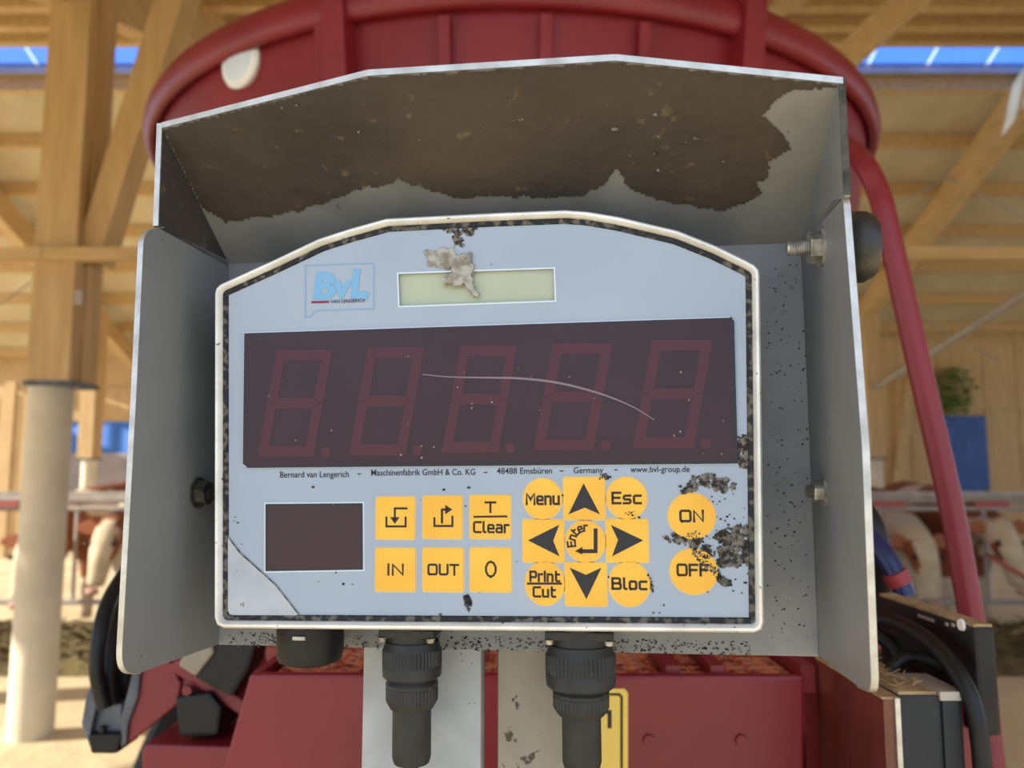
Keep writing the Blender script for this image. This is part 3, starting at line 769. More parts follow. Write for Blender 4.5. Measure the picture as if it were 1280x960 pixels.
for i in range(3):
    m.f += [(i, i + 1, i + 5, i + 4), (i + 8, i + 12, i + 13, i + 9), (i, i + 8, i + 9, i + 1), (i + 4, i + 5, i + 13, i + 12)]
m.f += [(0, 4, 12, 8), (3, 11, 15, 7)]
hood = m.build('hood', 'hood', br, local=True)
m = MB()
for p in FRONT:
    m.v += [p + Vector((0, .0003, -.0002)), p + Vector((0, .0003, .0028)), p + Vector((0, -.0007, .0028)), p + Vector((0, -.0007, -.0002))]
for i in range(3):
    p, q_ = 4 * i, 4 * i + 4
    for u in range(4): m.f.append((p + u, p + (u + 1) % 4, q_ + (u + 1) % 4, q_ + u))
m.build('cut_edge', 'edge', hood, local=True)
for X, F, B, ft, t, nm in ((xl, FL, TL, lh(205, 286, 0, xl).z, -.0025, 'crust'), (xr, FR, TRc, lh(1050, 250, 0, xr).z, .0025, 'hood')):
    P = [(X, YB + .003, B.z - .002), (X, F.y, ft - .001), (X, F.y, F.z + .0025), (X, YB + .003, B.z + .0025)]
    ck = MB().slab(P, (t, 0, 0)).build('hood_cheek', nm, br, local=True)
    MB().box((X + min(t, 0) - .0002, F.y - .0006, ft), (X + max(t, 0) + .0002, F.y + .0002, F.z + .0025)).build('cut_edge', 'edge' if X == xl else 'bolt_dirty', ck, local=True)
# dirt crust clinging to the hood
rg = random.Random(11)
crust_px = [(196, 152), (460, 88), (770, 68), (1060, 100), (1042, 109), (995, 111), (967, 127), (952, 143), (976, 165), (988, 187), (960, 201), (960, 220), (945, 227), (952, 242), (929, 254), (905, 263), (840, 253), (800, 240), (782, 230), (771, 209), (754, 230), (730, 244), (692, 247), (613, 242), (572, 246), (551, 240), (507, 228), (498, 220), (491, 229), (445, 236), (400, 254), (358, 266), (282, 277), (258, 262), (240, 250)]
cp_ = []
for i, p in enumerate(crust_px):
    a = Vector(p); b = Vector(crust_px[(i + 1) % len(crust_px)]); n = max(1, int((b - a).length / 7)) if 4 <= i <= 32 else 1
    for k in range(n):
        q_ = a.lerp(b, k / n); jj = 2.4 if (k and n > 1) else 0; cp_.append((q_.x + rg.uniform(-jj, jj), q_.y + rg.uniform(-jj, jj)))
def in_poly(x, y_, q):
    res = False
    for i in range(len(q)):
        (xa, ya), (xb, yb) = q[i], q[i - 1]
        if (ya > y_) != (yb > y_) and x < (xb - xa) * (y_ - ya) / (yb - ya) + xa: res = not res
    return res
from mathutils.geometry import intersect_ray_tri
tris = []
for i in range(3):
    A, B, C_, D_ = FRONT[i], FRONT[i + 1], BACK[i + 1], BACK[i]; tris += [(A, B, C_), (A, C_, D_)]
def on_hood(px, py):
    d = (PMI.to_3x3() @ ray(px, py)).normalized()
    for t3 in tris:
        h = intersect_ray_tri(*t3, d, CAML, True)
        if h is not None and xl < h.x < xr: return h
    return None
ST = 2.6; GX0, GY0 = 198, 70; nx, ny = int(860 / ST), int(215 / ST)
grid = {}; m = MB()
def gv(i, j):
    if (i, j) not in grid:
        h = on_hood(GX0 + i * ST + rg.uniform(-.7, .7), GY0 + j * ST + rg.uniform(-.7, .7))
        if h is None: grid[i, j] = None
        else: m.v.append(h - hn * (.0006 + .0003 * noise.noise(h * 90))); grid[i, j] = len(m.v) - 1
    return grid[i, j]
for j in range(ny):
    ins = [in_poly(GX0 + (i + .5) * ST, GY0 + (j + .5) * ST, cp_) for i in range(nx)]
    for i in range(nx):
        if ins[i]:
            q_ = [gv(i, j), gv(i + 1, j), gv(i + 1, j + 1), gv(i, j + 1)]
            if None not in q_: m.f.append(tuple(q_))
m.build('dirt_crust', 'crust', hood, local=True, smooth=60, label='dark brown dirt crust')
m = MB()
for _ in range(14):
    a = on_hood(rg.uniform(300, 930), rg.uniform(120, 215)); s_ = rg.uniform(.0004, .0011)
    if a is not None: m.ball(a - hn * .0008, (s_ * rg.uniform(.8, 2.2), s_, s_), 6, 4)
m.build('dirt_specks', 'mud', hood, local=True, kind='stuff')
# bolts, nuts, knob (axis across the flaps)
def hexnut(px, py, x, w, t, name, mt, parent, up=0.0, shaft=None):
    h = lh(px, py, 0, x); b = MB(); d = -1 if x > 0 else 1
    b.lathe([(w, 0), (w, d * t)], (x, h.y, h.z), (1, 0, 0), 6); o = b.build(name, mt, parent, local=True, bev=.0005)
    MB().lathe([(w * 1.25, 0), (w * 1.25, d * .0012)], (x, h.y, h.z), (1, 0, 0), 20).build('washer', mt, o, local=True, smooth=40)
    if shaft:
        r, l = shaft; pf = []
        n = 9
        for i in range(n): pf += [(r, d * (t + l * i / n)), (r * .86, d * (t + l * (i + .5) / n))]
        pf.append((r * .8, d * (t + l))); MB().lathe(pf, (x, h.y, h.z), (1, 0, 0), 16).build('threaded_end', mt, o, local=True, smooth=30)
    return h
h1 = hexnut(1027, 309, xr, .0080, .0065, 'nut', 'bolt', br, shaft=(.0038, .010))
hexnut(1030, 614, xr, .0058, .0055, 'nut', 'bolt', br, shaft=(.0032, .003))
hexnut(247, 616, xl, .0068, .007, 'nut', 'bolt_dirty', br, shaft=(.0035, .005))
kc = L0(1089, 308, h1.y); kx = xr + .0055
m = MB(); kp = [(.006, 0), (.0065, .004), (.0150, .005), (.0178, .009), (.0178, .0135), (.0150, .0185), (.006, .0200)]
kn = MB().lathe([(r * .98, h) for r, h in kp], (kx, h1.y, kc.z), (1, 0, 0), 28, knurl=((2, 3, 4, 5), .05)).build('clamp_knob', 'knob', br, local=True, smooth=35, label='black clamp knob')

# support posts below the bracket
def post(pxa, pxb, d, mt, lab, bev):
    xa, xb = L0(pxa, 815, YB + .0025).x, L0(pxb, 815, YB + .0025).x; zt_ = (PM @ L0(600, 792, YB)).z; z0 = .785
    A = [PM @ Vector((x, YB + y, 0)) for x, y in ((xa, .0022), (xb, .0022), (xb, .0022 + d), (xa, .0022 + d))]
    c = (A[0] + A[2]) / 2
    t = thing('support_post', lab, 'post', (c.x, c.y, z0 - .006))
    MB().slab([(p.x, p.y, z0) for p in A], (0, 0, zt_ - z0)).build('tube', mt, t, bev=bev, smooth=50)
    MB().slab([(p.x + (p.x - c.x) * .04, p.y + (p.y - c.y) * .3, z0 - .006) for p in A], (0, 0, .012)).build('foot_plate', 'steel', t)
    return t
p1 = post(457, 604, .012, 'post_grey', 'pale grey flat support post between the two cable plugs and red tray', .0015)
p2 = post(622, 736, .03, 'post_beige', 'beige square support post behind the larger cable plug', .006)

# ================================================================ WEIGHING INDICATOR
ind = thing('weighing_indicator', 'blue grey digital weighing indicator with large dark display and yellow keys', 'indicator', matrix=PM)
outline = [(283, 785), (274, 780.5), (270.5, 771), (271, 368), (273, 361), (279, 355.5), (344, 326), (401, 299), (440, 286.5), (485, 274), (620, 267), (707, 263.5), (735, 265.5), (774, 272), (847, 289), (895, 308), (932, 326), (943, 332), (949, 339), (950, 347), (955, 777), (951.5, 786.5), (942, 790.5)]
OUT = [(p.x, p.z) for p in (L0(*q) for q in outline)]
def rings(mb, R):
    k = len(mb.v); n = len(OUT)
    for d, y in R:
        for (x, z) in inset2(OUT, d): mb.v.append(Vector((x, y, z)))
    for i in range(len(R) - 1):
        for j in range(n):
            a = k + i * n + j; b = k + i * n + (j + 1) % n; mb.f.append((a, b, b + n, a + n))
m = MB(); rings(m, [(.0003, .006), (0, 0), (.0004, -.0026), (.0014, -.0040), (.0026, -.0040), (.0036, -.0026), (.0042, -.0002), (.0042, .002)])
m.build('bezel', 'bezel', ind, local=True, smooth=50)
m = MB(); rings(m, [(.0038, .0004), (.0041, -.0010), (.0064, -.0010), (.0070, .0004)])
m.build('gasket', 'gasket', ind, local=True, smooth=50)
hs = inset2(OUT, .002)
MB().slab([(x, .0035, z) for x, z in hs], (0, YB - .0035, 0)).build('housing', 'housing', ind, local=True)
# front foil with an opening for the small liquid crystal window
lcd = [(p.x, p.z) for p in (L0(*q) for q in ((498, 342.5), (692, 336), (693.5, 375.5), (499.5, 382.5)))]
fo = inset2(OUT, .0066)
va = [Vector((x, 0, z)) for x, z in fo]; vb = [Vector((x, 0, z)) for x, z in lcd]
m = MB(); m.v = va + vb
for t in tessellate_polygon([[Vector((v.x, v.z, 0)) for v in va], [Vector((v.x, v.z, 0)) for v in vb]]): m.f.append(tuple(t))
k = len(m.v); m.v += [v + Vector((0, .003, 0)) for v in vb]; n0 = len(va)
for i in range(4): j = (i + 1) % 4; m.f.append((n0 + i, n0 + j, k + j, k + i))
face = m.build('face_foil', 'face', ind, local=True)
MB().slab([(x, .002, z) for x, z in inset2(lcd, -.0004)], (0, .001, 0)).build('lcd_screen', 'lcd', ind, local=True, label='pale green liquid crystal window')
mb = MB(); stroke(mb, inset2(lcd, -.0004), .0008, -.00015, close=True); mb.build('window_lip', 'lip', ind, local=True)
# big display
dq = [(306.4, 417), (911, 397.5), (916, 400.5), (921, 578.5), (310, 584), (304.5, 580)]
D2 = [(p.x, p.z) for p in (L0(*q) for q in dq)]
disp = MB().slab([(x, -.0010, z) for x, z in D2], (0, .0014, 0)).build('led_display', 'led', ind, local=True, label='large dark display window with five dim red digits')
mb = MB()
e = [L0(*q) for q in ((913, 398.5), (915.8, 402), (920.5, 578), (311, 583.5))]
stroke(mb, [(p.x, p.z) for p in e], .0012, -.00112); mb.build('display_strip', 'led_dark', disp, local=True)  # dark strip along the right and bottom sides of the display
mb = MB(); stroke(mb, inset2(D2, -.0004), .0006, -.0001, close=True); mb.build('display_lip', 'lip', ind, local=True)
# seven segments per digit
digits = [(322, 416, 437, 571), (436, 531, 434, 569), (552, 647, 432, 566), (667, 766, 429, 563), (791, 891, 425, 560)]
for x0, x1, yt, yb in digits:
    sl = 24
    def dp(u, v):            # u 0..1, v 0 bottom .. 1 top -> local x, z
        w = x1 - x0 - sl; px = x0 + u * w + sl * v; py = yb + (yt - yb) * v; p = L0(px, py, -.0011); return Vector((p.x, p.z))
    tw, thk = .175, .10
    def quad(pts):
        MB().add([(p.x, -.00113, p.y) for p in (dp(u, v) for u, v in pts)], [tuple(range(len(pts)))]).build('segment', 'seg', disp, local=True)
    g_ = 0
    for v0 in (0, 1):
        s = 1 if v0 == 0 else -1
        quad([(g_, v0), (1 - g_, v0), (1 - tw, v0 + s * thk), (tw, v0 + s * thk)])
    quad([(tw * .6, .5), (tw, .5 + thk / 2), (1 - tw, .5 + thk / 2), (1 - tw * .6, .5), (1 - tw, .5 - thk / 2), (tw, .5 - thk / 2)])
    for u0 in (0, 1):
        s = 1 if u0 == 0 else -1
        quad([(u0, 1), (u0, .505), (u0 + s * tw * .6, .505), (u0 + s * tw, .5 + thk / 2), (u0 + s * tw, 1 - thk)])
        quad([(u0, 0), (u0, .495), (u0 + s * tw * .6, .495), (u0 + s * tw, .5 - thk / 2), (u0 + s * tw, thk)])
    c = L0(x1 - 9, yb - 6, -.0011); MB().add([(c.x + .0026 * math.cos(a * math.pi / 6), -.00113, c.z + .0026 * math.sin(a * math.pi / 6)) for a in range(12)], [tuple(range(12))]).build('decimal_point', 'seg', disp, local=True)
mb = MB(); sp = smooth_path([Vector((*q, 0)) for q in ((528, 468), (560, 471), (600, 472), (650, 473), (700, 479), (750, 492), (790, 508), (818, 525))], 5)
for i in range(len(sp) - 1):
    w = 1.1 + 1.6 * math.sin(math.pi * i / len(sp)) ** 2
    a, b = sp[i], sp[i + 1]
    mb.add([L0(a.x, a.y - w / 2, -.00118), L0(b.x, b.y - w / 2, -.00118), L0(b.x, b.y + w / 2, -.00118), L0(a.x, a.y + w / 2, -.00118)], [(0, 1, 2, 3)])
mb.build('scratch', 'scratch', disp, local=True)
mb = MB()
rg = random.Random(2)
for _ in range(26):
    c = L0(rg.uniform(320, 905), rg.uniform(425, 575), -.0012); mb.ball(c, rg.uniform(.0002, .0006), 6, 4)
mb.build('dust_specks', 'mudpale', disp, local=True, kind='stuff')
# small display
S2 = [(p.x, p.z) for p in (L0(*q) for q in ((333, 631), (452.5, 630), (453, 711), (333, 713)))]
sd = MB().slab([(x, -.0004, z) for x, z in S2], (0, .0006, 0)).build('small_display', 'led_small', ind, local=True, label='small dark display window')
mb = MB(); stroke(mb, inset2(S2, .0002), .0010, -.00045, close=True); mb.build('window_edge', 'led_dark', sd, local=True)
mb = MB(); stroke(mb, inset2(S2, -.0008), .0006, -.0001, close=True); mb.build('window_lip', 'lip', ind, local=True)
# peeling film at the lower corner
MB().slab([L0(*q, -.0002) for q in ((282, 668), (300, 692), (345, 732), (373, 768), (366, 771), (290, 769), (283, 762))], (0, -.00035, 0)).build('peeling_film', 'film', ind, local=True, label='clear protective film peeling at the corner')
mb = MB(); stroke(mb, [(p.x, p.z) for p in (L0(*q) for q in ((281, 665), (301, 691), (345, 731), (374, 768)))], .0006, -.0006); mb.build('film_edge', 'mud', ind, local=True)

# stroke lettering in the keypad's squared style
G = {'M': ([[(0, 0), (0, 1), (.45, .42), (.9, 1), (.9, 0)]], .9), 'e': ([[(.6, 0), (.1, 0), (0, .1), (0, .62), (.1, .72), (.5, .72), (.6, .62), (.6, .36), (.04, .36)]], .6),
     'n': ([[(0, 0), (0, .72), (.5, .72), (.6, .62), (.6, 0)]], .6), 'u': ([[(0, .72), (0, .1), (.1, 0), (.6, 0), (.6, .72)]], .6),
     'E': ([[(.7, 0), (0, 0), (0, 1), (.7, 1)], [(.05, .52), (.62, .52)]], .7), 's': ([[(.6, .72), (.1, .72), (0, .62), (0, .46), (.1, .36), (.5, .36), (.6, .26), (.6, .1), (.5, 0), (0, 0)]], .6),
     'c': ([[(.6, 0), (.1, 0), (0, .1), (0, .62), (.1, .72), (.6, .72)]], .6), 'P': ([[(0, 0), (0, 1), (.6, 1), (.7, .9), (.7, .5), (.6, .4), (.05, .4)]], .7),
     'r': ([[(0, 0), (0, .72), (.42, .72)]], .42), 'i': ([[(0, 0), (0, .70)], [(0, .92), (0, 1.0)]], .02), 't': ([[(.1, 1), (.1, .1), (.2, 0), (.48, 0)], [(.12, .72), (.46, .72)]], .5),
     'C': ([[(.75, 0), (.12, 0), (0, .12), (0, .88), (.12, 1), (.75, 1)]], .75), 'B': ([[(0, 0), (0, 1), (.62, 1), (.7, .92), (.7, .6), (.62, .52), (.05, .52)], [(.62, .52), (.76, .42), (.76, .1), (.66, 0), (.05, 0)]], .76),
     'l': ([[(0, 1), (0, .1), (.1, 0), (.2, 0)]], .2), 'o': ([[(.1, 0), (0, .1), (0, .62), (.1, .72), (.5, .72), (.6, .62), (.6, .1), (.5, 0), (.08, 0)]], .6),
     'I': ([[(0, 0), (0, 1)]], .02), 'N': ([[(0, 0), (0, 1), (.8, 0), (.8, 1)]], .8), 'O': ([[(.12, 0), (0, .12), (0, .88), (.12, 1), (.78, 1), (.9, .88), (.9, .12), (.78, 0), (.1, 0)]], .9),
     'U': ([[(0, 1), (0, .12), (.12, 0), (.73, 0), (.85, .12), (.85, 1)]], .85), 'T': ([[(.4, 0), (.4, 1)], [(0, 1), (.8, 1)]], .8), 'F': ([[(0, 0), (0, 1), (.75, 1)], [(.05, .5), (.65, .5)]], .75),
     'a': ([[(.08, .72), (.5, .72), (.6, .62), (.6, 0), (.1, 0), (0, .1), (0, .3), (.1, .4), (.58, .4)]], .6),
     '0': ([[(.25, 0), (.1, .1), (0, .35), (0, .65), (.1, .9), (.25, 1), (.4, .9), (.5, .65), (.5, .35), (.4, .1), (.23, 0)]], .5)}
GAP = .33
def s_width(t): return sum(G[c][1] for c in t) + GAP * (len(t) - 1)
def s_text(mb, t, cx, cy, wpx, hpx, sw, y):          # centre, width, cap height in pixels
    c = L0(cx, cy, y); a = L0(cx + wpx / 2, cy, y).x - L0(cx - wpx / 2, cy, y).x; h = L0(cx, cy - hpx / 2, y).z - L0(cx, cy + hpx / 2, y).z
    sx = a / s_width(t); x = c.x - a / 2
    for ch in t:
        for pl_ in G[ch][0]: stroke(mb, [(x + px * sx, c.z - h / 2 + pz * h) for px, pz in pl_], sw, y)
        x += (G[ch][1] + GAP) * sx
def s_line(mb, pts, wpx, y, close=False):
    stroke(mb, [(p.x, p.z) for p in (L0(*q, y) for q in pts)], wpx * .00041, y, close)
YK = -.0006
def key(kind, cx, cy, w, h, label):
    c = L0(cx, cy); rx = w * .00041 / 2 * 1.0; rz = h * .00041 / 2
    if kind == 'sq':
        P = rounded([(c.x - rx, c.z - rz), (c.x + rx, c.z - rz), (c.x + rx, c.z + rz), (c.x - rx, c.z + rz)], {i: .0012 for i in range(4)}, 3)
    else: P = [(c.x + rx * math.cos(a * math.pi / 18), c.z + rz * math.sin(a * math.pi / 18)) for a in range(36)]
    b = MB().slab([(x, YK, z) for x, z in P], (0, .0005, 0)).build('key', 'yellow', ind, local=True, label=label)
    mb = MB(); stroke(mb, inset2(P, -.0002), .0008, -.00012, close=True); mb.build('key_halo', 'halo', b, local=True)
    return b
YI = YK - .00006; SW = .00108
def legend(b, fn, m_='ink'):
    mb = MB(); fn(mb); mb.build('legend', m_, b, local=True)
k = key('sq', 494.6, 647.4, 49, 51, 'yellow key with arrow into tray')
def f(mb):
    s_line(mb, [(483, 647), (483, 658), (507, 658), (507, 647)], 2.6, YI); s_line(mb, [(508, 635.5), (493.5, 635.5), (493.5, 648)], 2.6, YI)
    mb.add([L0(487.5, 646.5, YI), L0(499.5, 646.5, YI), L0(493.5, 655, YI)], [(0, 1, 2)])
legend(k, f)
k = key('sq', 553.5, 646.5, 49, 51, 'yellow key with arrow out of tray')
def f(mb):
    s_line(mb, [(543, 648), (543, 657.5), (565.5, 657.5), (565.5, 646)], 2.6, YI); s_line(mb, [(552.5, 653), (552.5, 637), (558, 637)], 2.8, YI)
    mb.add([L0(556.5, 631, YI), L0(565.5, 637, YI), L0(556.5, 643, YI)], [(0, 1, 2)])
legend(k, f)
k = key('sq', 613, 646, 50, 51.5, 'yellow T Clear key')
def f(mb): s_text(mb, 'T', 613, 634, 12, 12, SW, YI); s_line(mb, [(593, 646), (633, 645.5)], 2.4, YI); s_text(mb, 'Clear', 614, 659, 43, 12.5, SW, YI)
legend(k, f)
for t, cx, cy, w, h in (('IN', 494.5, 712, 18, 12.5), ('OUT', 554, 712, 37, 12), ('0', 613.5, 711.5, 12, 19)):
    k = key('sq', cx, 712, 50, 52, 'yellow ' + t + ' key'); legend(k, lambda mb: s_text(mb, t, cx, cy, w, h, SW, YI))
for t, cx, cy, w, h, lw, lh_ in (('Menu', 678.3, 623.5, 46.5, 48.5, 40, 13), ('Esc', 783.2, 622.5, 47.5, 49, 35, 13), ('Bloc', 786.6, 729.7, 48, 51.5, 42, 13), ('ON', 864.6, 645, 54, 53, 28, 13), ('OFF', 867, 714, 54, 52, 38, 13)):
    k = key('ci', cx, cy, w, h, 'round yellow ' + t + ' key'); legend(k, lambda mb: s_text(mb, t, cx + (-1 if t == 'OFF' else 0), cy - (1.5 if t == 'OFF' else 0), lw, lh_, SW * 1.08, YI))
k = key('ci', 681, 729, 47, 51, 'round yellow Print Cut key')
def f(mb): s_text(mb, 'Print', 681, 720.5, 36, 11.5, SW, YI); s_line(mb, [(660, 729.5), (701, 729.5)], 2.6, YI); s_text(mb, 'Cut', 680.5, 740, 27, 11.5, SW, YI)
legend(k, f)
k = key('ci', 731.8, 676.7, 47, 49, 'round yellow Enter key')
def f(mb):
    s_line(mb, [(744.5, 663), (744.5, 689), (727, 689)], 4.6, YI)
    mb.add([L0(728, 683.5, YI), L0(718.5, 689, YI), L0(728, 693, YI)], [(0, 1, 2)])
    c = L0(733, 678, YI); R0 = 13.5 * .00041; s = .0036
    ang = 196
    for ch in 'Enter':
        w = G[ch][1] * s * .9; da = math.degrees(w / (R0 + .4 * s)); a = R_(ang - da / 2)
        n_ = Vector((math.cos(a), math.sin(a))); t_ = Vector((n_.y, -n_.x))
        for pl_ in G[ch][0]:
            stroke(mb, [tuple(Vector((c.x, c.z)) + n_ * (R0 + pz * s) + t_ * ((px - G[ch][1] / 2) * s * .9)) for px, pz in pl_], SW * .85, YI)
        ang -= da + math.degrees(.24 * s / (R0 + .4 * s)) + 1.5
legend(k, f)
ARW = {'up': (730.3, 623, [(729.5, 604), (750, 643), (731, 634.5), (710.5, 643)]), 'down': (732.4, 730, [(733, 749), (752, 709.5), (732.5, 718.5), (712, 709.5)]),
       'left': (679.3, 676, [(660, 675.5), (699, 656), (691.5, 676), (699.5, 695.5)]), 'right': (784, 675.6, [(804, 675.5), (765, 695.5), (772.5, 675), (763.5, 656)])}
for nm, (cx, cy, P) in ARW.items():
    k = key('sq', cx, cy, 49, 50, 'yellow key with black arrow')
    legend(k, lambda mb: mb.add([L0(*q, YI) for q in P], [(0, 1, 2), (0, 2, 3)]), 'inkblue')

# printed line of small text and the logo
def font_text(s, bold=0.0, shear=0.0):
    cu_ = bpy.data.curves.new('t', 'FONT'); cu_.body = s; cu_.size = 1; cu_.offset = bold; cu_.shear = shear; cu_.resolution_u = 3
    o = bpy.data.objects.new('t', cu_); COL.objects.link(o); dg = bpy.context.evaluated_depsgraph_get(); dg.update()
    me = bpy.data.meshes.new_from_object(o.evaluated_get(dg)); vs = [v.co.copy() for v in me.vertices]; fs = [tuple(p.vertices) for p in me.polygons]
    bpy.data.objects.remove(o); bpy.data.meshes.remove(me); return vs, fs
def put_text(mb, s, x0, x1, ybase, cap, y=-.00025, bold=.012, shear=0.0, ybase2=None):
    vs, fs = font_text(s, bold, shear); a = min(v.x for v in vs); b = max(v.x for v in vs); h = .70
    if ybase2 is None: ybase2 = ybase
    out = []
    for v in vs:
        u = (v.x - a) / (b - a); out.append(L0(x0 + (x1 - x0) * u, ybase + (ybase2 - ybase) * u - v.y / h * cap, y))
    mb.add(out, fs)
mb = MB()
for s, a, b, yb in (('Bernard van Lengerich', 350, 436, 597), ('Maschinenfabrik GmbH & Co. KG', 464, 594, 594.5), ('48488 Emsbüren', 621, 690, 592.5), ('Germany', 717, 754, 591.5), ('www.bvl-group.de', 788, 862, 590.5)):
    put_text(mb, s, a, b, yb, 7.6, bold=.006, ybase2=yb - (b - a) * .008)
for x, y in ((449, 592.5), (607, 590.5), (702, 588.8), (770, 587.5)): s_line(mb, [(x - 1.5, y), (x + 1.5, y)], 1.2, -.00025)
mb.build('printed_line', 'ink', ind, local=True)
mb = MB(); s_line(mb, [(381.5, 332), (467, 329), (467, 386), (396, 388), (391, 391), (389, 396), (381.5, 396.5)], 1.6, -.0002, close=True); lo_ = mb.build('logo', 'logo_line', ind, local=True)
mb = MB(); put_text(mb, 'B', 391, 420, 372.5, 31.5, bold=.045, shear=.12); put_text(mb, 'v', 417, 441, 371.5, 30, bold=.04, shear=.12); put_text(mb, 'L', 438, 461, 371, 33.5, bold=.05, shear=.12); mb.build('logo_letters', 'logo', lo_, local=True)
mb = MB(); s_line(mb, [(390.5, 377.8), (410, 377.3)], 2.8, -.0002); mb.build('logo_bar', 'logo_red', lo_, local=True)
mb = MB(); put_text(mb, 'VAN LENGERICH', 413, 456, 379, 4.2, bold=.01, ybase2=377.5); mb.build('logo_words', 'ink', lo_, local=True)

# mud stuck to the front
def splat(name, pts, mt, t=.0007, jit=2.2, seed=1, y=-.0002, parent=ind):
    rg = random.Random(seed); q = []
    for i, p in enumerate(pts):
        a = Vector(p); b = Vector(pts[(i + 1) % len(pts)]); n = max(1, int((b - a).length / 3.5))
        for k in range(n): c_ = a.lerp(b, k / n); q.append((c_.x + rg.uniform(-jit, jit), c_.y + rg.uniform(-jit, jit)))
    m = MB()
    if mt == 'mudpale': m.slab([L0(*p, y) for p in q], (0, -t, 0))
    xs = [p[0] for p in q]; ys = [p[1] for p in q]; area = (max(xs) - min(xs)) * (max(ys) - min(ys))
    for _ in range(int(area / 2.6)):
        x, y_ = rg.uniform(min(xs), max(xs)), rg.uniform(min(ys), max(ys))
        if in_poly(x, y_, q) and noise.noise(Vector((x * .13, y_ * .13, seed))) > -.28:
            c_ = L0(x, y_, y - .0001); k = len(m.v); n = 6; a0 = rg.uniform(0, 6.28); l = rg.uniform(.0005, .0014); w = l * rg.uniform(.35, .8); hh = t * rg.uniform(.3, 1.0)
            for e in range(n):
                a = 2 * math.pi * e / n; u, v = l * math.cos(a) * rg.uniform(.7, 1.2), w * math.sin(a) * rg.uniform(.7, 1.2)
                m.v.append(c_ + Vector((u * math.cos(a0) - v * math.sin(a0), 0, u * math.sin(a0) + v * math.cos(a0))))
            m.v.append(c_ + Vector((0, -hh, 0)))
            for e in range(n): m.f.append((k + e, k + (e + 1) % n, k + n))
    return m.build(name, mt, parent, local=True, kind='stuff')
splat('mud_splash', [(553, 285), (596, 283), (584, 296), (577, 308), (570, 306), (562, 294)], 'mud', seed=3, t=.0006)
splat('mud_splash', [(531, 316), (548, 313), (567, 308), (570, 330), (560, 337), (536, 331)], 'mudpale', seed=4, t=.0006)
splat('mud_splash', [(569, 319), (590, 317), (592, 336), (590, 350), (600, 373), (588, 364), (578, 356), (562, 356), (552, 350), (566, 340)], 'mudpale', seed=5, t=.0016)
splat('mud_splash', [(848, 622), (856, 608), (866, 596), (884, 592), (912, 599), (920, 608), (912, 617), (894, 612), (876, 604), (862, 614)], 'mud', seed=6)
splat('mud_splash', [(828, 674), (842, 668), (862, 664), (884, 668), (872, 676), (850, 680)], 'mud', seed=7)
splat('mud_splash', [(862, 678), (876, 672), (890, 686), (888, 702), (900, 714), (886, 716), (872, 702)], 'mud', seed=8, t=.001)
splat('mud_splash', [(893, 668), (912, 662), (938, 654), (942, 670), (942, 706), (922, 706), (900, 708), (890, 694), (902, 682)], 'mud', seed=9, t=.001)
splat('mud_splash', [(888, 716), (900, 719), (916, 731), (908, 734), (894, 726)], 'gasket', seed=10, jit=1.0)
splat('mud_splash', [(922, 546), (936, 542), (938, 582), (930, 590), (921, 576)], 'mud', seed=12)
splat('mud_splash', [(745, 596), (756, 593), (764, 597), (750, 600)], 'gasket', seed=13, jit=.8)
splat('mud_splash', [(780, 640), (794, 638), (800, 648), (788, 646)], 'gasket', seed=14, jit=1.2)
splat('mud_splash', [(578, 748), (584, 744), (590, 754), (586, 766), (580, 758)], 'gasket', seed=15, jit=1.4)
splat('mud_splash', [(298, 755), (304, 751), (308, 756), (302, 761)], 'mud', seed=16, jit=1.0)
splat('mud_splash', [(808, 716), (814, 728), (818, 742), (812, 732)], 'mud', seed=17, jit=.7)
m = MB(); rg = random.Random(21)
for _ in range(150):
    x, y_ = (rg.gauss(905, 26), rg.gauss(672, 34)) if rg.random() < .6 else (rg.uniform(290, 930), rg.uniform(590, 770))
    if not (284 < x < 944 and 604 < y_ < 772): continue
    s = rg.uniform(.0002, .0006); m.ball(L0(x, y_, -.0003), (s * rg.uniform(.8, 2), s * .6, s), 6, 4)
m.build('mud_specks', 'gasket', ind, local=True, kind='stuff')
m = MB()
for _ in range(620):                                   # grime on the bezel's inner step and on the back plate rim
    x = rg.uniform(285, 940); s = rg.uniform(.00015, .0005)
    c_ = L0(x, 808 + 12 * (x - 285) / 655 - rg.uniform(0, 18), YB - .0003); m.ball(c_, (s * 1.6, s * .5, s), 6, 4)
for _ in range(170):
    c_ = L0(rg.uniform(958, 1010), 330 + 470 * rg.random(), YB - .0003); s = rg.uniform(.00015, .0005); m.ball(c_, (s * 1.3, s * .5, s), 6, 4)
m.build('grime_specks', 'gasket', br, local=True, kind='stuff')

# sockets and plugs under the housing
YC = .024
zb_ = L0(600, 787).z
def rad(w): return w / 2 * (L0(601, 850, YC).x - L0(600, 850, YC).x)
def pz(px, py): return L0(px, py, YC).z
def socket(px, w, ya, yb):
    c = L0(px, 800, YC); r = rad(w)
    s = MB().lathe([(r, 0), (r, 1)], (0, 0, 0), n=4)
    s = MB(); z1 = zb_ + .004; z0 = pz(px, yb)
    s.lathe([(r * .93, z1), (r * .93, z0)], (c.x, YC, 0), n=36)
    o = s.build('socket', 'conn', ind, local=True, smooth=40)
    fz = pz(px, ya)
    MB().box((c.x - r * 1.06, YC - r * .9, fz - .0005), (c.x + r * 1.06, YC + r * .9, fz + .004)).build('socket_flange', 'conn', o, local=True, bev=.001)
    for s_ in (-1, 1):
        MB().lathe([(.0024, 0), (.002, -.0022)], (c.x + s_ * r * .92, YC - r * .8, fz - .0002), (0, 0, 1), 12).build('screw', 'bolt', o, local=True, smooth=40)
socket(515, 66, 791, 806); socket(726, 76, 793, 810)
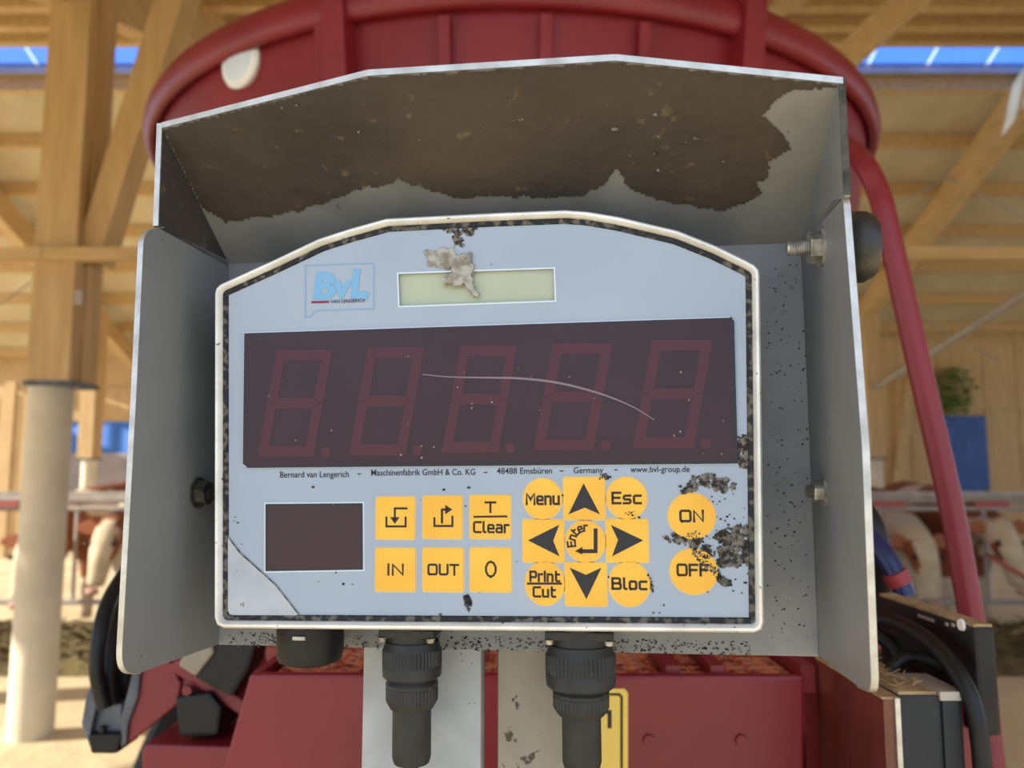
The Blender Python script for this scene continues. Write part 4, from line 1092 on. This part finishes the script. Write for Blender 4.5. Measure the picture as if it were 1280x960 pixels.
# closed cap
c = L0(388, 800, YC); r = rad(84)
cp = MB().lathe([(r * .98, zb_ + .003), (r, zb_ - .002), (r, pz(388, 815)), (r * .93, pz(388, 824)), (r * .7, pz(388, 828))], (c.x, YC, 0), n=36, knurl=((1, 2), .02)).build('blind_cap', 'black', ind, local=True, smooth=40, label='black blind cap')
q_ = L0(374, 798, YC - r); MB().box((q_.x - .0035, YC - r - .0008, q_.z - .001), (q_.x + .0035, YC - r + .004, q_.z + .001)).build('cap_dash', 'bolt', cp, local=True, bev=.0004)  # small pale metallic dash on the front of the cap
def plug(px, lab, ws, ys, cab):
    c = L0(px, 850, YC); mtx = PM @ Matrix.Translation((c.x, YC, 0))
    t = thing('cable_plug', lab, 'plug', matrix=mtx, group='cable plugs under the indicator')
    (w1, w2, w3), (a0, a1, b0, b1, c1) = ws, ys
    R1, R2, R3 = rad(w1), rad(w2), rad(w3); z = lambda py: pz(px, py)
    h = (z(a0) - z(a1))
    MB().lathe([(R1 * .90, z(a0)), (R1 * .95, z(a0) - h * .18), (R1, z(a0) - h * .25), (R1, z(a0) - h * .62), (R1 * .985, z(a0) - h * .66), (R1, z(a0) - h * .70), (R1 * .98, z(a1) + h * .06), (R1 * .90, z(a1))], (0, 0, 0), n=96, knurl=((2, 3), .045)).build('coupling_ring', 'conn', t, local=True, smooth=25)
    MB().lathe([(R2 * .9, z(a1) + .002), (R2 * .9, z(b0) - .001)], (0, 0, 0), n=32).build('neck', 'conn', t, local=True, smooth=40)
    h2 = z(b0) - z(b1)
    MB().lathe([(R2 * .92, z(b0)), (R2, z(b0) - h2 * .12), (R2, z(b0) - h2 * .22), (R2 * .97, z(b0) - h2 * .26), (R2, z(b0) - h2 * .3), (R2 * .99, z(b1) + h2 * .28), (R2 * .82, z(b1))], (0, 0, 0), n=84, knurl=((4, 5), .04)).build('clamp_ring', 'conn', t, local=True, smooth=25)
    MB().lathe([(R3, z(b1) + .002), (R3, z(c1) + .003), (R3 * .92, z(c1)), (R3 * .4, z(c1) - .0005)], (0, 0, 0), n=32).build('sleeve', 'conn', t, local=True, smooth=40)
    zc = z(c1); rc = rad(cab)
    MB().tube(smooth_path([(0, 0, zc + .004), (0, 0, zc - .04), (.003, -.004, zc - .15), (.004, -.004, zc - .32), (0, -.002, .778 - ORG.z)], 6), rc, 14).build('cable', 'hose', t, local=True, smooth=60)
plug(515, 'smaller grey black cable plug in front of the pale grey post', (74, 65, 48), (800, 846, 848, 884, 952), 18)
plug(726, 'larger grey black cable plug in front of the beige post', (85, 68, 47), (804, 858, 860, 892, 958), 20)
